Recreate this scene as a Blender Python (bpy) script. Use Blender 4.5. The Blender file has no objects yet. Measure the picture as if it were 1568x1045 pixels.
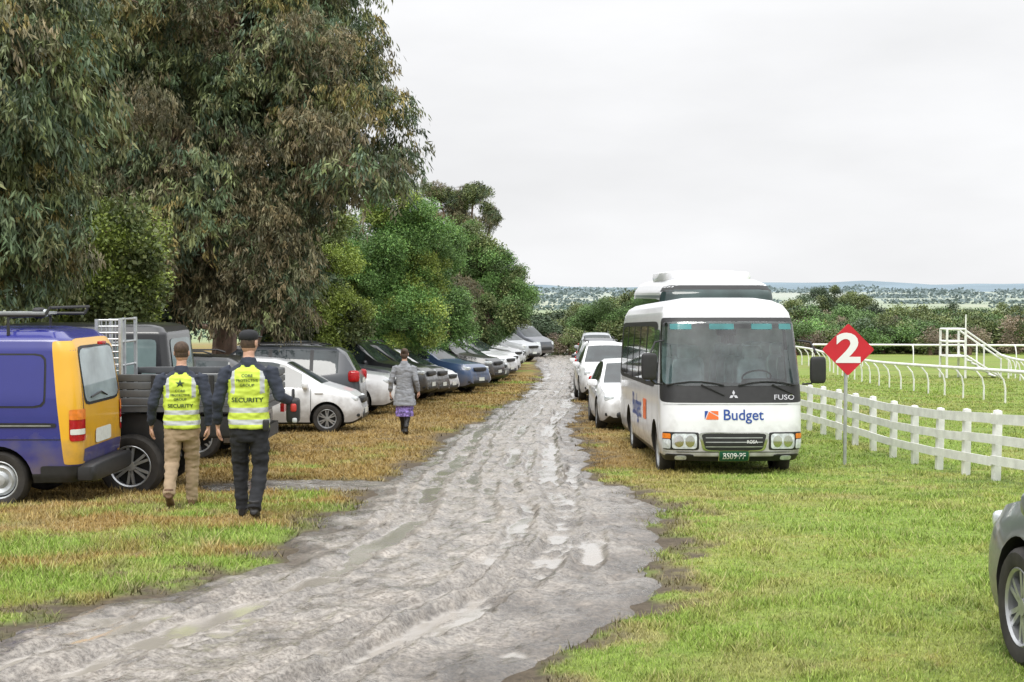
import bpy, bmesh, math, random
import numpy as np
from mathutils import Vector, Matrix, noise as mnoise
from mathutils.bvhtree import BVHTree
random.seed(5); rng=np.random.default_rng(7)
SC=bpy.context.scene; COLL=SC.collection
D=bpy.data
CAMZ=2.0
# ---------------------------------------------------------------- noise
def vn(x,y,seed=0):
    x=np.asarray(x,float);y=np.asarray(y,float)
    ix=np.floor(x).astype(np.int64);iy=np.floor(y).astype(np.int64);fx=x-ix;fy=y-iy
    def h(a,b):
        n=(a*374761393+b*668265263+seed*974711)&0xffffffff
        n=((n^(n>>13))*1274126177)&0xffffffff
        n=(n^(n>>16))&0xffff
        return n/65535.0
    fx=fx*fx*(3-2*fx);fy=fy*fy*(3-2*fy)
    return (h(ix,iy)*(1-fx)+h(ix+1,iy)*fx)*(1-fy)+(h(ix,iy+1)*(1-fx)+h(ix+1,iy+1)*fx)*fy
def fbm(x,y,seed=0,o=4):
    s=0;a=.5;t=0
    for i in range(o):
        s=s+a*vn(x*2**i,y*2**i,seed+i*17);t+=a;a*=.5
    return s/t
def sstep(a,b,x):
    t=np.clip((x-a)/(b-a),0,1);return t*t*(3-2*t)
# ---------------------------------------------------------------- terrain
HY=[-100,8,13.5,15.6,22,28,36,50,68,90,110,150,350,1300,2200,3000,6000]
HH=[1.9,2.0,2.14,2.3,2.68,2.76,2.98,3.36,3.55,3.8,4.0,5.2,11,12,6,-4,-4]
def gz(x,y):
    y=np.asarray(y,float)
    h=(np.interp(y-1,HY,HH)+np.interp(y,HY,HH)+np.interp(y+1,HY,HH))/3
    return CAMZ-h
def gzf(x,y): return float(gz(x,y))
RY=[-20,3,7.3,8.8,9.9,12.2,14.4,17,20.4,27.5,36,46.5,59,68,83,100]
RL=[-9,-4.6,-3.1,-2.75,-2.1,-1.75,-1.62,-1.7,-1.54,-1.06,-.35,.5,1.35,1.3,1.2,-1]
RR=[-6,-1.5,-.15,.55,.85,1.22,1.34,1.25,1.13,1.15,1.6,2.15,2.8,3.5,5.0,7]
def roadL(y): return np.interp(y,RY,RL)+ (vn(y*.9,y*0+3,4)-.5)*.35+(vn(y*3.1,y*0+3,5)-.5)*.18
def roadR(y): return np.interp(y,RY,RR)+ (vn(y*.8,y*0+9,6)-.5)*.35+(vn(y*2.7,y*0+3,8)-.5)*.18
def road_in(x,y): return np.minimum(x-roadL(y),roadR(y)-x)
def side_mud(x,y): return np.exp(-(((x+2.7)/1.7)**2+((y-18.0)/1.25)**2)*1.3)+(fbm(x*2.2,y*2.2,91,4)-.5)*.55
def mixc(a,b,t): return a*(1-t[:,None])+b*t[:,None]
C=lambda *a: np.array(a,float)
def gcol(x,y):
    x=np.asarray(x,float).ravel();y=np.asarray(y,float).ravel()
    n1=fbm(x*.35,y*.35,1);n2=fbm(x*1.3,y*1.3,2);n3=fbm(x*4,y*4,3);n5=fbm(x*9,y*9,13,2);n6=fbm(x*.8,y*.8,15)
    green=C(.195,.275,.05);yel=C(.29,.31,.085);dk=C(.11,.17,.035);br=C(.27,.165,.06);tan=C(.35,.27,.13)
    c=mixc(np.tile(green,(len(x),1)),yel,sstep(.40,.70,n1*.5+n2*.5)*.8)
    c=mixc(c,dk,sstep(.50,.72,n3*.6+n1*.4)*.7)
    c=mixc(c,br,sstep(.62,.82,n5*.6+n2*.4)*.35)
    c=mixc(c,tan*.9,sstep(.60,.78,n6)*.35)
    rl=roadL(y);rr=roadR(y)
    left=sstep(.2,-.3,x-rl)
    wl=left*sstep(.36,.56,n2*.60+n1*.40+.15*sstep(11,20,y)-.03)
    c=mixc(c,br,wl*.85)
    c=mixc(c,tan,left*sstep(.48,.72,n3*.7+n1*.3)*.55)
    c=mixc(c,C(.12,.09,.055),left*sstep(.62,.72,n6*.4+n3*.6)*.7)
    ed=sstep(2.4,.5,x-rr)*(1-left)*sstep(14,22,y)*sstep(95,60,y)
    c=mixc(c,br,ed*sstep(.3,.55,n2+.10)*.9)
    ed2=sstep(1.6,.1,x-rr)*(1-left)
    c=mixc(c,tan,ed2*sstep(.40,.58,n3)*.6)
    mud=C(.105,.083,.058)
    m=sstep(-.45,.0,road_in(x,y)+(n3-.5)*.9+(n2-.5)*.6)
    m=np.maximum(m,sstep(.28,.5,side_mud(x,y)))
    c=mixc(c,mud,m)
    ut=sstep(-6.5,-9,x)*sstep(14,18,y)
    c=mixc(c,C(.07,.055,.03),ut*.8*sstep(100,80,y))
    far=sstep(90,200,y)
    fld=sstep(.45,.55,fbm(x*.004,y*.0016,20,3))
    fc=mixc(np.tile(C(.27,.33,.17),(len(x),1)),C(.38,.40,.25),fld)
    c=mixc(c,fc,far)
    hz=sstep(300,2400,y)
    c=mixc(c,C(.40,.44,.42),hz*.7)  # atmospheric haze painted into the ground colour, stronger with distance
    return np.clip(c,0,1),m
# ---------------------------------------------------------------- materials
MATS={}
def nodes_of(m):
    m.use_nodes=True
    return m.node_tree.nodes,m.node_tree.links
def mat(name,col=(.5,.5,.5),rough=.5,metal=0,coat=0,spec=.5,noise=0,nscale=8,bump=0,bscale=40,attr=None,objrand=0,transl=0):
    if name in MATS: return MATS[name]
    m=D.materials.new(name);N,Lk=nodes_of(m);b=N['Principled BSDF']
    b.inputs['Base Color'].default_value=(*col,1);b.inputs['Roughness'].default_value=rough
    b.inputs['Metallic'].default_value=metal;b.inputs['Coat Weight'].default_value=coat
    b.inputs['Coat Roughness'].default_value=.06
    b.inputs['Specular IOR Level'].default_value=spec
    src=None
    tc=N.new('ShaderNodeTexCoord')
    if attr:
        a=N.new('ShaderNodeAttribute');a.attribute_name=attr;src=a.outputs['Color']
    if noise:
        nz=N.new('ShaderNodeTexNoise');nz.inputs['Scale'].default_value=nscale;nz.inputs['Detail'].default_value=6
        Lk.new(tc.outputs['Object'],nz.inputs['Vector'])
        mr=N.new('ShaderNodeMapRange');mr.inputs[1].default_value=.3;mr.inputs[2].default_value=.7
        mr.inputs[3].default_value=1-noise;mr.inputs[4].default_value=1+noise
        Lk.new(nz.outputs['Fac'],mr.inputs[0])
        mx=N.new('ShaderNodeVectorMath');mx.operation='SCALE'
        if src: Lk.new(src,mx.inputs[0])
        else: mx.inputs[0].default_value=col
        Lk.new(mr.outputs[0],mx.inputs['Scale']);src=mx.outputs[0]
    if objrand:
        oi=N.new('ShaderNodeObjectInfo');mr=N.new('ShaderNodeMapRange')
        mr.inputs[3].default_value=1-objrand;mr.inputs[4].default_value=1+objrand
        Lk.new(oi.outputs['Random'],mr.inputs[0])
        mx=N.new('ShaderNodeVectorMath');mx.operation='SCALE'
        Lk.new(src,mx.inputs[0]);Lk.new(mr.outputs[0],mx.inputs['Scale']);src=mx.outputs[0]
    if src: Lk.new(src,b.inputs['Base Color'])
    if bump:
        nz=N.new('ShaderNodeTexNoise');nz.inputs['Scale'].default_value=bscale;nz.inputs['Detail'].default_value=5
        Lk.new(tc.outputs['Object'],nz.inputs['Vector'])
        bp=N.new('ShaderNodeBump');bp.inputs['Strength'].default_value=bump;bp.inputs['Distance'].default_value=.02
        Lk.new(nz.outputs['Fac'],bp.inputs['Height']);Lk.new(bp.outputs[0],b.inputs['Normal'])
    MATS[name]=m;return m
def paint(name,col,rough=.28):
    """clear-coated paint with road dirt gathering low on the body"""
    if name in MATS: return MATS[name]
    m=mat(name,col,rough,coat=.6,noise=.05,nscale=3);N,Lk=nodes_of(m);b=N['Principled BSDF']
    src=b.inputs['Base Color'].links[0].from_socket
    tc=[n for n in N if n.type=='TEX_COORD'][0];sp=N.new('ShaderNodeSeparateXYZ');Lk.new(tc.outputs['Object'],sp.inputs[0])
    nz=N.new('ShaderNodeTexNoise');nz.inputs['Scale'].default_value=5;nz.inputs['Detail'].default_value=8;Lk.new(tc.outputs['Object'],nz.inputs['Vector'])
    a=N.new('ShaderNodeMath');a.operation='MULTIPLY_ADD';a.inputs[1].default_value=-.9;Lk.new(nz.outputs['Fac'],a.inputs[0]);Lk.new(sp.outputs[2],a.inputs[2])
    mr=N.new('ShaderNodeMapRange');mr.inputs[1].default_value=-.15;mr.inputs[2].default_value=.35;mr.inputs[3].default_value=.65;mr.inputs[4].default_value=0;Lk.new(a.outputs[0],mr.inputs[0])
    mx=N.new('ShaderNodeMix');mx.data_type='RGBA';Lk.new(mr.outputs[0],mx.inputs[0]);Lk.new(src,mx.inputs[6]);mx.inputs[7].default_value=(.15,.12,.09,1)
    Lk.new(mx.outputs[2],b.inputs['Base Color'])
    r=N.new('ShaderNodeMath');r.operation='ADD';r.inputs[1].default_value=rough;Lk.new(mr.outputs[0],r.inputs[0]);Lk.new(r.outputs[0],b.inputs['Roughness'])
    return m
P_white=paint('paint_white',(.78,.79,.80));P_dkgrey=paint('paint_dark_grey',(.05,.056,.066))
P_black=paint('paint_black',(.013,.014,.016));P_blue=paint('paint_blue',(.045,.085,.18));P_silver=paint('paint_silver',(.38,.40,.42),.3)
P_grey=paint('paint_grey_green',(.13,.15,.14));P_navy=paint('paint_navy',(.02,.035,.09))
glass=mat('car_glass',(.025,.034,.036),.04,spec=.6,noise=.6,nscale=2.2)
trim=mat('black_trim',(.018,.018,.019),.5,noise=.2,nscale=12)
tyre=mat('tyre_rubber',(.028,.025,.022),.75,noise=.5,nscale=9)
rimm=mat('alloy_rim',(.45,.46,.47),.32,metal=.7,noise=.2,nscale=8)
lampm=mat('headlight_lens',(.62,.66,.68),.08,spec=.8,noise=.35,nscale=16)
redl=mat('red_lens',(.42,.012,.015),.12,noise=.25,nscale=20)
oranl=mat('orange_lens',(.75,.22,.03),.12,noise=.2,nscale=20)
chrome=mat('chrome_trim',(.7,.7,.7),.15,metal=1,noise=.1)
platem=mat('plate_white',(.7,.72,.68),.4,noise=.1,nscale=20)
steel=mat('galvanised_steel',(.50,.52,.53),.4,metal=.6,noise=.2,nscale=9)
wpaint=mat('white_painted_timber',(.76,.76,.74),.55,noise=.14,nscale=5,bump=.2)
# ---------------------------------------------------------------- mesh builders
def finish(name,me,loc=(0,0,0),parent=None):
    o=D.objects.new(name,me);COLL.objects.link(o);o.location=loc
    if parent: o.parent=parent
    return o
def np_mesh(name,V,F,m,col=None,smooth=False):
    V=np.asarray(V,np.float32);F=np.asarray(F,np.int32);k=F.shape[1]
    me=D.meshes.new(name);me.vertices.add(len(V));me.vertices.foreach_set('co',V.ravel())
    me.loops.add(F.size);me.loops.foreach_set('vertex_index',F.ravel())
    me.polygons.add(len(F));me.polygons.foreach_set('loop_start',np.arange(0,F.size,k,dtype=np.int32))
    me.update(calc_edges=True)
    if col is not None:
        a=me.color_attributes.new('Col','FLOAT_COLOR','POINT')
        cc=np.ones((len(V),4),np.float32);cc[:,:3]=col;a.data.foreach_set('color',cc.ravel())
    me.materials.append(m)
    me.polygons.foreach_set('use_smooth',np.full(len(F),smooth))
    return me
class MB:
    def __init__(s): s.v=[];s.f=[];s.m=[];s.sm=[];s.mats=[]
    def mi(s,m):
        if m not in s.mats: s.mats.append(m)
        return s.mats.index(m)
    def add(s,V,F,m,sm=True,M=None):
        o=len(s.v)
        for p in V:
            p=Vector(p)
            if M is not None: p=M@p
            s.v.append(tuple(p))
        k=s.mi(m) if not isinstance(m,list) else None
        for i,f in enumerate(F):
            s.f.append([o+j for j in f]);s.m.append(k if k is not None else s.mi(m[i]));s.sm.append(sm)
    def box(s,c,size,m,M=None,sm=False):
        x,y,z=c;a,b,d=size[0]/2,size[1]/2,size[2]/2
        V=[(x+i*a,y+j*b,z+k*d) for i in(-1,1) for j in(-1,1) for k in(-1,1)]
        F=[(0,1,3,2),(4,6,7,5),(0,4,5,1),(2,3,7,6),(0,2,6,4),(1,5,7,3)]
        s.add(V,F,m,sm,M)
    def sbox(s,c,size,m,e=.35,M=None,nu=16,nv=10):
        V=[];F=[]
        f=lambda t:math.copysign(abs(t)**e,t)
        for j in range(nv+1):
            ph=-math.pi/2+math.pi*j/nv
            for i in range(nu):
                th=2*math.pi*i/nu+math.pi/nu
                V.append((c[0]+size[0]/2*f(math.cos(ph))*f(math.cos(th)),c[1]+size[1]/2*f(math.cos(ph))*f(math.sin(th)),c[2]+size[2]/2*f(math.sin(ph))))
        for j in range(nv):
            for i in range(nu):
                a=j*nu+i;b=j*nu+(i+1)%nu;F.append((a,b,b+nu,a+nu))
        s.add(V,F,m,True,M)
    def tube(s,P,R,m,n=8,M=None,flat=1.0):
        P=[Vector(p) for p in P]
        if not hasattr(R,'__len__'): R=[R]*len(P)
        V=[];F=[];prev=None
        for i,p in enumerate(P):
            t=(P[min(i+1,len(P)-1)]-P[max(i-1,0)]).normalized()
            if prev is None:
                a=Vector((1,0,0)) if abs(t.x)<.8 else Vector((0,1,0))
                n1=(a-t*a.dot(t)).normalized()
            else: n1=(prev-t*prev.dot(t)).normalized()
            prev=n1;n2=t.cross(n1)
            r=R[i];rx,ry=(r if hasattr(r,'__len__') else (r,r*flat))
            for k in range(n):
                an=2*math.pi*k/n;V.append(p+n1*rx*math.cos(an)+n2*ry*math.sin(an))
        for i in range(len(P)-1):
            for k in range(n):
                a=i*n+k;b=i*n+(k+1)%n;F.append((a,b,b+n,a+n))
        F.append(tuple(range(n-1,-1,-1)));F.append(tuple(range((len(P)-1)*n,len(P)*n)))
        s.add(V,F,m,True,M)
    def lathe(s,prof,m,n=28,M=None):
        V=[];F=[]
        for r,y in prof:
            for k in range(n):
                a=2*math.pi*k/n;V.append((r*math.cos(a),y,r*math.sin(a)))
        for i in range(len(prof)-1):
            for k in range(n):
                a=i*n+k;b=i*n+(k+1)%n;F.append((a,a+n,b+n,b))
        s.add(V,F,m,True,M)
    def mesh(s,name,angle=35):
        me=D.meshes.new(name);me.from_pydata(s.v,[],s.f)
        for m in s.mats: me.materials.append(m)
        me.polygons.foreach_set('material_index',s.m);me.polygons.foreach_set('use_smooth',s.sm)
        me.update()
        me.set_sharp_from_angle(angle=math.radians(angle))
        return me
    def merge(s,me,M=None,drop=None):
        mm=list(me.materials)
        P=[p for p in me.polygons if not (drop and drop(p.center))]
        s.add([v.co for v in me.vertices],[list(p.vertices) for p in P],[mm[p.material_index] for p in P],True,M)
    def obj(s,name,loc=(0,0,0),rotz=0,angle=35,parent=None):
        o=finish(name,s.mesh(name,angle),loc,parent);o.rotation_euler=(0,0,rotz);return o
def evalmesh(o):
    dg=bpy.context.evaluated_depsgraph_get();dg.update()
    return D.meshes.new_from_object(o.evaluated_get(dg))
def cut(me,cutters):
    b=finish('tmp',me);cm=MB()
    for (c,r,w,ax) in cutters:
        n=32;V=[];
        for sgn in(-1,1):
            for k in range(n):
                a=2*math.pi*k/n
                if ax=='y': V.append((c[0]+r*math.cos(a),c[1]+sgn*w/2,c[2]+r*math.sin(a)))
                else: V.append((c[0]+sgn*w/2,c[1]+r*math.cos(a),c[2]+r*math.sin(a)))
        F=[(k,(k+1)%n,n+(k+1)%n,n+k) for k in range(n)]+[tuple(range(n-1,-1,-1)),tuple(range(n,2*n))]
        cm.add(V,F,trim,False)
    c=cm.obj('tmpc')
    bm=bmesh.new();bm.from_mesh(c.data);bmesh.ops.recalc_face_normals(bm,faces=bm.faces);bm.to_mesh(c.data)
    bm.clear();bm.from_mesh(me);bmesh.ops.remove_doubles(bm,verts=bm.verts,dist=1e-4);bmesh.ops.recalc_face_normals(bm,faces=bm.faces);bm.to_mesh(me);bm.free()
    if trim not in list(me.materials): me.materials.append(trim)
    idx=list(me.materials).index(trim)
    c.data.materials.clear()
    for m in me.materials: c.data.materials.append(m)
    c.data.polygons.foreach_set('material_index',[idx]*len(c.data.polygons))
    md=b.modifiers.new('b','BOOLEAN');md.object=c;md.operation='DIFFERENCE';md.solver='EXACT'
    r=evalmesh(b)
    D.objects.remove(b);D.objects.remove(c)
    return r
def text_mesh(s,size,extr=0,off=.010):
    cu=D.curves.new('t','FONT');cu.body=s;cu.size=size;cu.align_x='CENTER';cu.align_y='CENTER';cu.extrude=extr;cu.resolution_u=4;cu.offset=size*off
    o=D.objects.new('t',cu);COLL.objects.link(o);me=evalmesh(o);D.objects.remove(o)
    V=[tuple(v.co) for v in me.vertices];F=[list(p.vertices) for p in me.polygons]
    return V,F
# ---------------------------------------------------------------- wheels
def wheel(mb,c,R,w,side,style='alloy',ax='y',rim=None):
    rim=rim or rimm
    M=Matrix.Translation(c)
    if ax=='y':
        if side>0: M=M@Matrix.Rotation(math.pi,4,'Z')
    else: M=M@Matrix.Rotation(math.pi/2*(1 if side>0 else -1),4,'Z')
    h=w/2
    mb.lathe([(R*.66,-h*.9),(R*.72,-h),(R*.9,-h),(R*.97,-h*.8),(R,-h*.5),(R,h*.5),(R*.97,h*.8),(R*.9,h),(R*.66,h)],tyre,30,M)
    mb.lathe([(R*.68,-h*.85),(R*.64,-h*.92),(R*.60,-h*.8),(R*.59,h*.5),(.001,h*.5)],rim,30,M)
    mb.lathe([(R*.585,-h*.1),(.001,-h*.1)],trim,24,M)
    if style=='alloy':
        n=6
        for k in range(n):
            for dd in(-.16,.16):
                a=2*math.pi*k/n+dd
                mb.box((0,-h*.62,R*.34),(R*.085,h*.22,R*.56),rim,M@Matrix.Rotation(a,4,'Y'))
        mb.lathe([(R*.16,-h*.4),(R*.15,-h*.78),(.001,-h*.8)],rim,14,M)
    else:
        mb.lathe([(R*.55,-h*.5),(R*.45,-h*.75),(R*.3,-h*.55),(R*.2,-h*.9),(.001,-h*.95)],rim,20,M)
# ---------------------------------------------------------------- cars
def make_car(L,W,T,B,ax,R,ws,rw,side,clear=.2,style='alloy',bed=None,doors=(),rack=False,hl=.68):
    tx,tz=zip(*T);bx,bz=zip(*B)
    xs=sorted(set([round(v,3) for v in list(tx)+[q for s in side for q in s]+list(ws)+list(rw)+list(np.linspace(-L/2,L/2,44))]))
    xx=[xs[0]]
    for v in xs[1:]:
        if v-xx[-1]>.012: xx.append(v)
    xs=xx
    def sec(x):
        e=x/(L/2);w=W/2*(1-.03*e*e-.20*abs(e)**10)
        zt=float((np.interp(x-.02,tx,tz)+2*np.interp(x,tx,tz)+np.interp(x+.02,tx,tz))/4);zb=min(float(np.interp(x,bx,bz)),zt-.03)
        z0=clear+.12*max(0,(abs(e)-.86)/.14)**2
        g=zt-zb;hgt=zb-z0
        wb=w*.93
        wr=wb-.33*max(0,g)-.01
        Y=[0,w*.84,w*.955,w*.985,w,w*.995,w*.965,wb,wr+.0,wr-.07,wr*.5,0]
        Z=[z0,z0,z0+.04,z0+hgt*.22,z0+hgt*.42,z0+hgt*.68,z0+hgt*.92,zb,zb+g*.86,zb+g*.955,zb+g*.99,zt]
        return list(zip(Y,Z))
    V=[];F=[];M=[];n=12;full=2*(n-1)
    for x in xs:
        s=sec(x)
        for y,z in s: V.append((x,-y,z))
        for y,z in s[-2:0:-1]: V.append((x,y,z))
    body=paintslot
    inr=lambda x,r:r[0]-1e-4<=x<=r[1]+1e-4
    for i in range(len(xs)-1):
        xm=(xs[i]+xs[i+1])/2
        for k in range(full):
            a=i*full+k;b=i*full+(k+1)%full
            F.append((a,b,b+full,a+full))
            kk=k if k<n-1 else full-1-k
            m=body
            if kk in(0,1): m=trim
            if kk==7 and any(inr(xm,s) for s in side): m=glass
            if kk in(9,10) and (inr(xm,ws) or inr(xm,rw)): m=glass
            if kk==7 and (not any(inr(xm,s) for s in side)) and side and side[0][0]<xm<side[-1][1]: m=trim
            M.append(m)
    F.append(tuple(range(full)));M.append(body);F.append(tuple(range((len(xs)-1)*full,len(xs)*full))[::-1]);M.append(body)
    mb=MB();mb.mi(body);mb.add(V,F,M,True)
    me=mb.mesh('b')
    axr=R+.055
    me=cut(me,[((a,sg*(W/2-.04),R),axr,.55,'y') for a in ax for sg in(-1,1)])
    out=MB();out.mi(body);out.merge(me)
    for a in ax:
        for sg in(-1,1): wheel(out,(a,sg*(W/2-.125),R),R,.22,sg,style)
    for dx in doors:
        s=sec(dx)
        for sg in(-1,1):
            P=[(dx,sg*(y+.004),z) for y,z in s[3:8]]
            V=[];F=[]
            for p in P:V+= [(p[0]-.006,p[1],p[2]),(p[0]+.006,p[1],p[2])]
            F=[(2*i,2*i+1,2*i+3,2*i+2) for i in range(len(P)-1)]
            out.add(V,F,trim,False)
            out.sbox((dx+.16 ,sg*(s[6][0]+.012),s[6][1]-.03),(.17,.035,.03),body)
    for sg in(-1,1):
        out.sbox((L/2-.27,sg*W*.365,hl+.02),(.40,.22,.12),lampm,.5)
        out.sbox((L/2-.14,sg*W*.37,clear+.18),(.22,.18,.08),trim,.5)
        out.sbox((-L/2+.13,sg*W*.41,hl+.22),(.26,.22,.26),redl,.5)
        wx=ws[1]-.28
        sw=sec(wx)
        out.sbox((wx-.02,sg*(sw[7][0]+.10),sw[7][1]+.06),(.13,.22,.15),body,.6)
    out.sbox((L/2-.06,0,hl-.01),(.14,W*.48,.13),trim,.4)
    out.sbox((L/2-.05,0,clear+.17),(.14,W*.62,.14),trim,.4)
    out.box((L/2+.02,0,clear+.25),(.015,.38,.11),platem)
    out.box((-L/2-.012,0,hl+.12),(.015,.38,.11),platem)
    out.sbox((-L/2+.02,0,clear+.2),(.12,W*.8,.2),trim,.4)
    if bed:
        x0,x1,z1=bed
        out.box(((x0+x1)/2,0,z1+.012),(x1-x0,W*.82,.02),trim)
    if rack:
        s=sec(0);zr=s[9][1]
        for sg in(-1,1): out.tube([(-L*.33,sg*s[9][0],zr+.03),(-L*.3,sg*s[9][0],zr+.07),(.2,sg*s[9][0],zr+.07),(.3,sg*s[9][0],zr+.02)],.016,trim,6)
    return out.mesh('car_body',32)
paintslot=mat('paint_slot',(.6,.6,.6),.3,coat=.5,noise=.05)
CARS={}
CARS['hatch']=make_car(3.8,1.67,[(-1.9,.6),(-1.88,.95),(-1.8,1.05),(-1.5,1.38),(-1.25,1.48),(-.4,1.52),(.1,1.49),(.35,1.43),(1.12,.98),(1.3,.93),(1.65,.82),(1.83,.68),(1.9,.48)],
  [(-1.9,1.02),(-1,.98),(1.1,.88),(1.9,.66)],(-1.2,1.22),.29,(.38,1.1),(-1.8,-1.52),[(-1.4,-1.0),(-.95,-.22),(-.14,.72)],doors=(-.97,-.18,.9),clear=.18,hl=.66)
CARS['suv']=make_car(4.65,1.85,[(-2.32,.7),(-2.3,1.05),(-2.22,1.15),(-1.98,1.58),(-1.8,1.68),(-.9,1.72),(0,1.72),(.42,1.65),(1.15,1.14),(1.35,1.08),(2.05,.98),(2.25,.85),(2.32,.55)],
  [(-2.32,1.14),(-1.3,1.08),(1.15,1.0),(2.32,.8)],(-1.38,1.38),.36,(.45,1.15),(-2.22,-1.98),[(-1.85,-1.3),(-1.22,-.38),(-.3,.75)],doors=(-1.25,-.34,.92),clear=.24,rack=True,hl=.82)
CARS['sedan']=make_car(4.6,1.80,[(-2.3,.6),(-2.27,.98),(-1.72,1.06),(-1.05,1.37),(-.55,1.45),(.05,1.45),(.4,1.38),(1.2,.96),(1.4,.93),(2.0,.80),(2.22,.68),(2.3,.48)],
  [(-2.3,1.0),(-1.2,.97),(1.2,.88),(2.3,.66)],(-1.38,1.40),.325,(.42,1.2),(-1.68,-1.08),[(-1.25,-.95),(-.9,-.2),(-.12,.78)],doors=(-.95,-.16,.95),clear=.18,hl=.66)
CARS['ute']=make_car(5.2,1.86,[(-2.6,.8),(-2.58,1.12),(-1.0,1.14),(-.95,1.18),(-.82,1.65),(-.6,1.78),(0,1.81),(.3,1.79),(.58,1.7),(1.2,1.22),(1.4,1.17),(2.3,1.06),(2.52,.92),(2.6,.62)],
  [(-2.6,1.11),(-1,1.13),(1.2,1.1),(2.6,.85)],(-1.5,1.6),.38,(.6,1.2),(-.96,-.82),[(-.72,-.12),(-.04,.85)],doors=(-.78,-.08,.98),clear=.32,bed=(-2.5,-1.02,1.12),hl=.88)
def car(kind,paintm,nose,yaw,name):
    me=CARS[kind];L={'hatch':3.8,'suv':4.65,'sedan':4.6,'ute':5.2}[kind]
    o=D.objects.new(name,me);COLL.objects.link(o)
    dx,dy=math.cos(yaw),math.sin(yaw)
    x,y=nose[0]-dx*L/2,nose[1]-dy*L/2
    o.location=(x,y,gzf(x,y)-.01);
    sl=(gzf(x+dx,y+dy)-gzf(x-dx,y-dy))/2;sp=(gzf(x-dy,y+dx)-gzf(x+dy,y-dx))/2
    o.rotation_euler=(math.atan(sp),-math.atan(sl),yaw)
    o.material_slots[0].link='OBJECT';o.material_slots[0].material=paintm
    return o
rd=math.radians
row=[('hatch',P_white,(-3.0,29),0,'white_hatchback_car'),
 ('suv',P_dkgrey,None,0,'parked_suv'),
 ('suv',P_white,(-2.75,34.6),-4,'parked_suv'),('ute',P_dkgrey,(-2.9,37.2),-3,'parked_pickup'),
 ('ute',P_black,(-2.2,39.6),-10,'parked_pickup'),('suv',P_black,(-2.0,41.9),-12,'parked_suv'),('hatch',P_white,(-1.8,44.0),-14,'parked_car'),('suv',P_blue,(-1.0,46.2),-24,'parked_suv'),
 ('sedan',P_white,(-.95,49.0),-18,'parked_car'),('ute',P_black,(-.45,51.6),-17,'parked_pickup'),('hatch',P_dkgrey,(-.3,54.0),-18,'parked_car'),('suv',P_white,(.0,56.4),-20,'parked_suv'),
 ('suv',P_white,(.15,59.2),-18,'parked_suv'),('sedan',P_black,(.2,62),-15,'parked_car'),('suv',P_white,(.35,65),-18,'parked_suv'),('hatch',P_white,(.5,68),-15,'parked_car'),('sedan',P_black,(.6,71),-15,'parked_car'),('suv',P_silver,(1.2,76),-35,'parked_suv')]
for k,p,n,y,nm in row:
    if n is None:
        car(k,p,(-3.35-4.65,32),math.pi,nm);continue
    car(k,p,n,rd(y),nm)
car('sedan',P_white,(2.62,28.4),rd(-90),'parked_car')
car('suv',P_white,(2.85,40.5),rd(-90),'parked_suv')
car('suv',P_white,(2.95,46.3),rd(-92),'parked_suv')
car('suv',P_dkgrey,(3.25,52),rd(-92),'parked_suv')
car('sedan',P_white,(3.6,58),rd(-92),'parked_car')
car('suv',P_silver,(3.9,64.5),rd(-92),'parked_suv')
car('sedan',P_grey,(3.60,8.50),rd(90),'parked_car')
car('suv',P_black,(-4.15-4.65,23.9),math.pi,'parked_suv')
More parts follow.
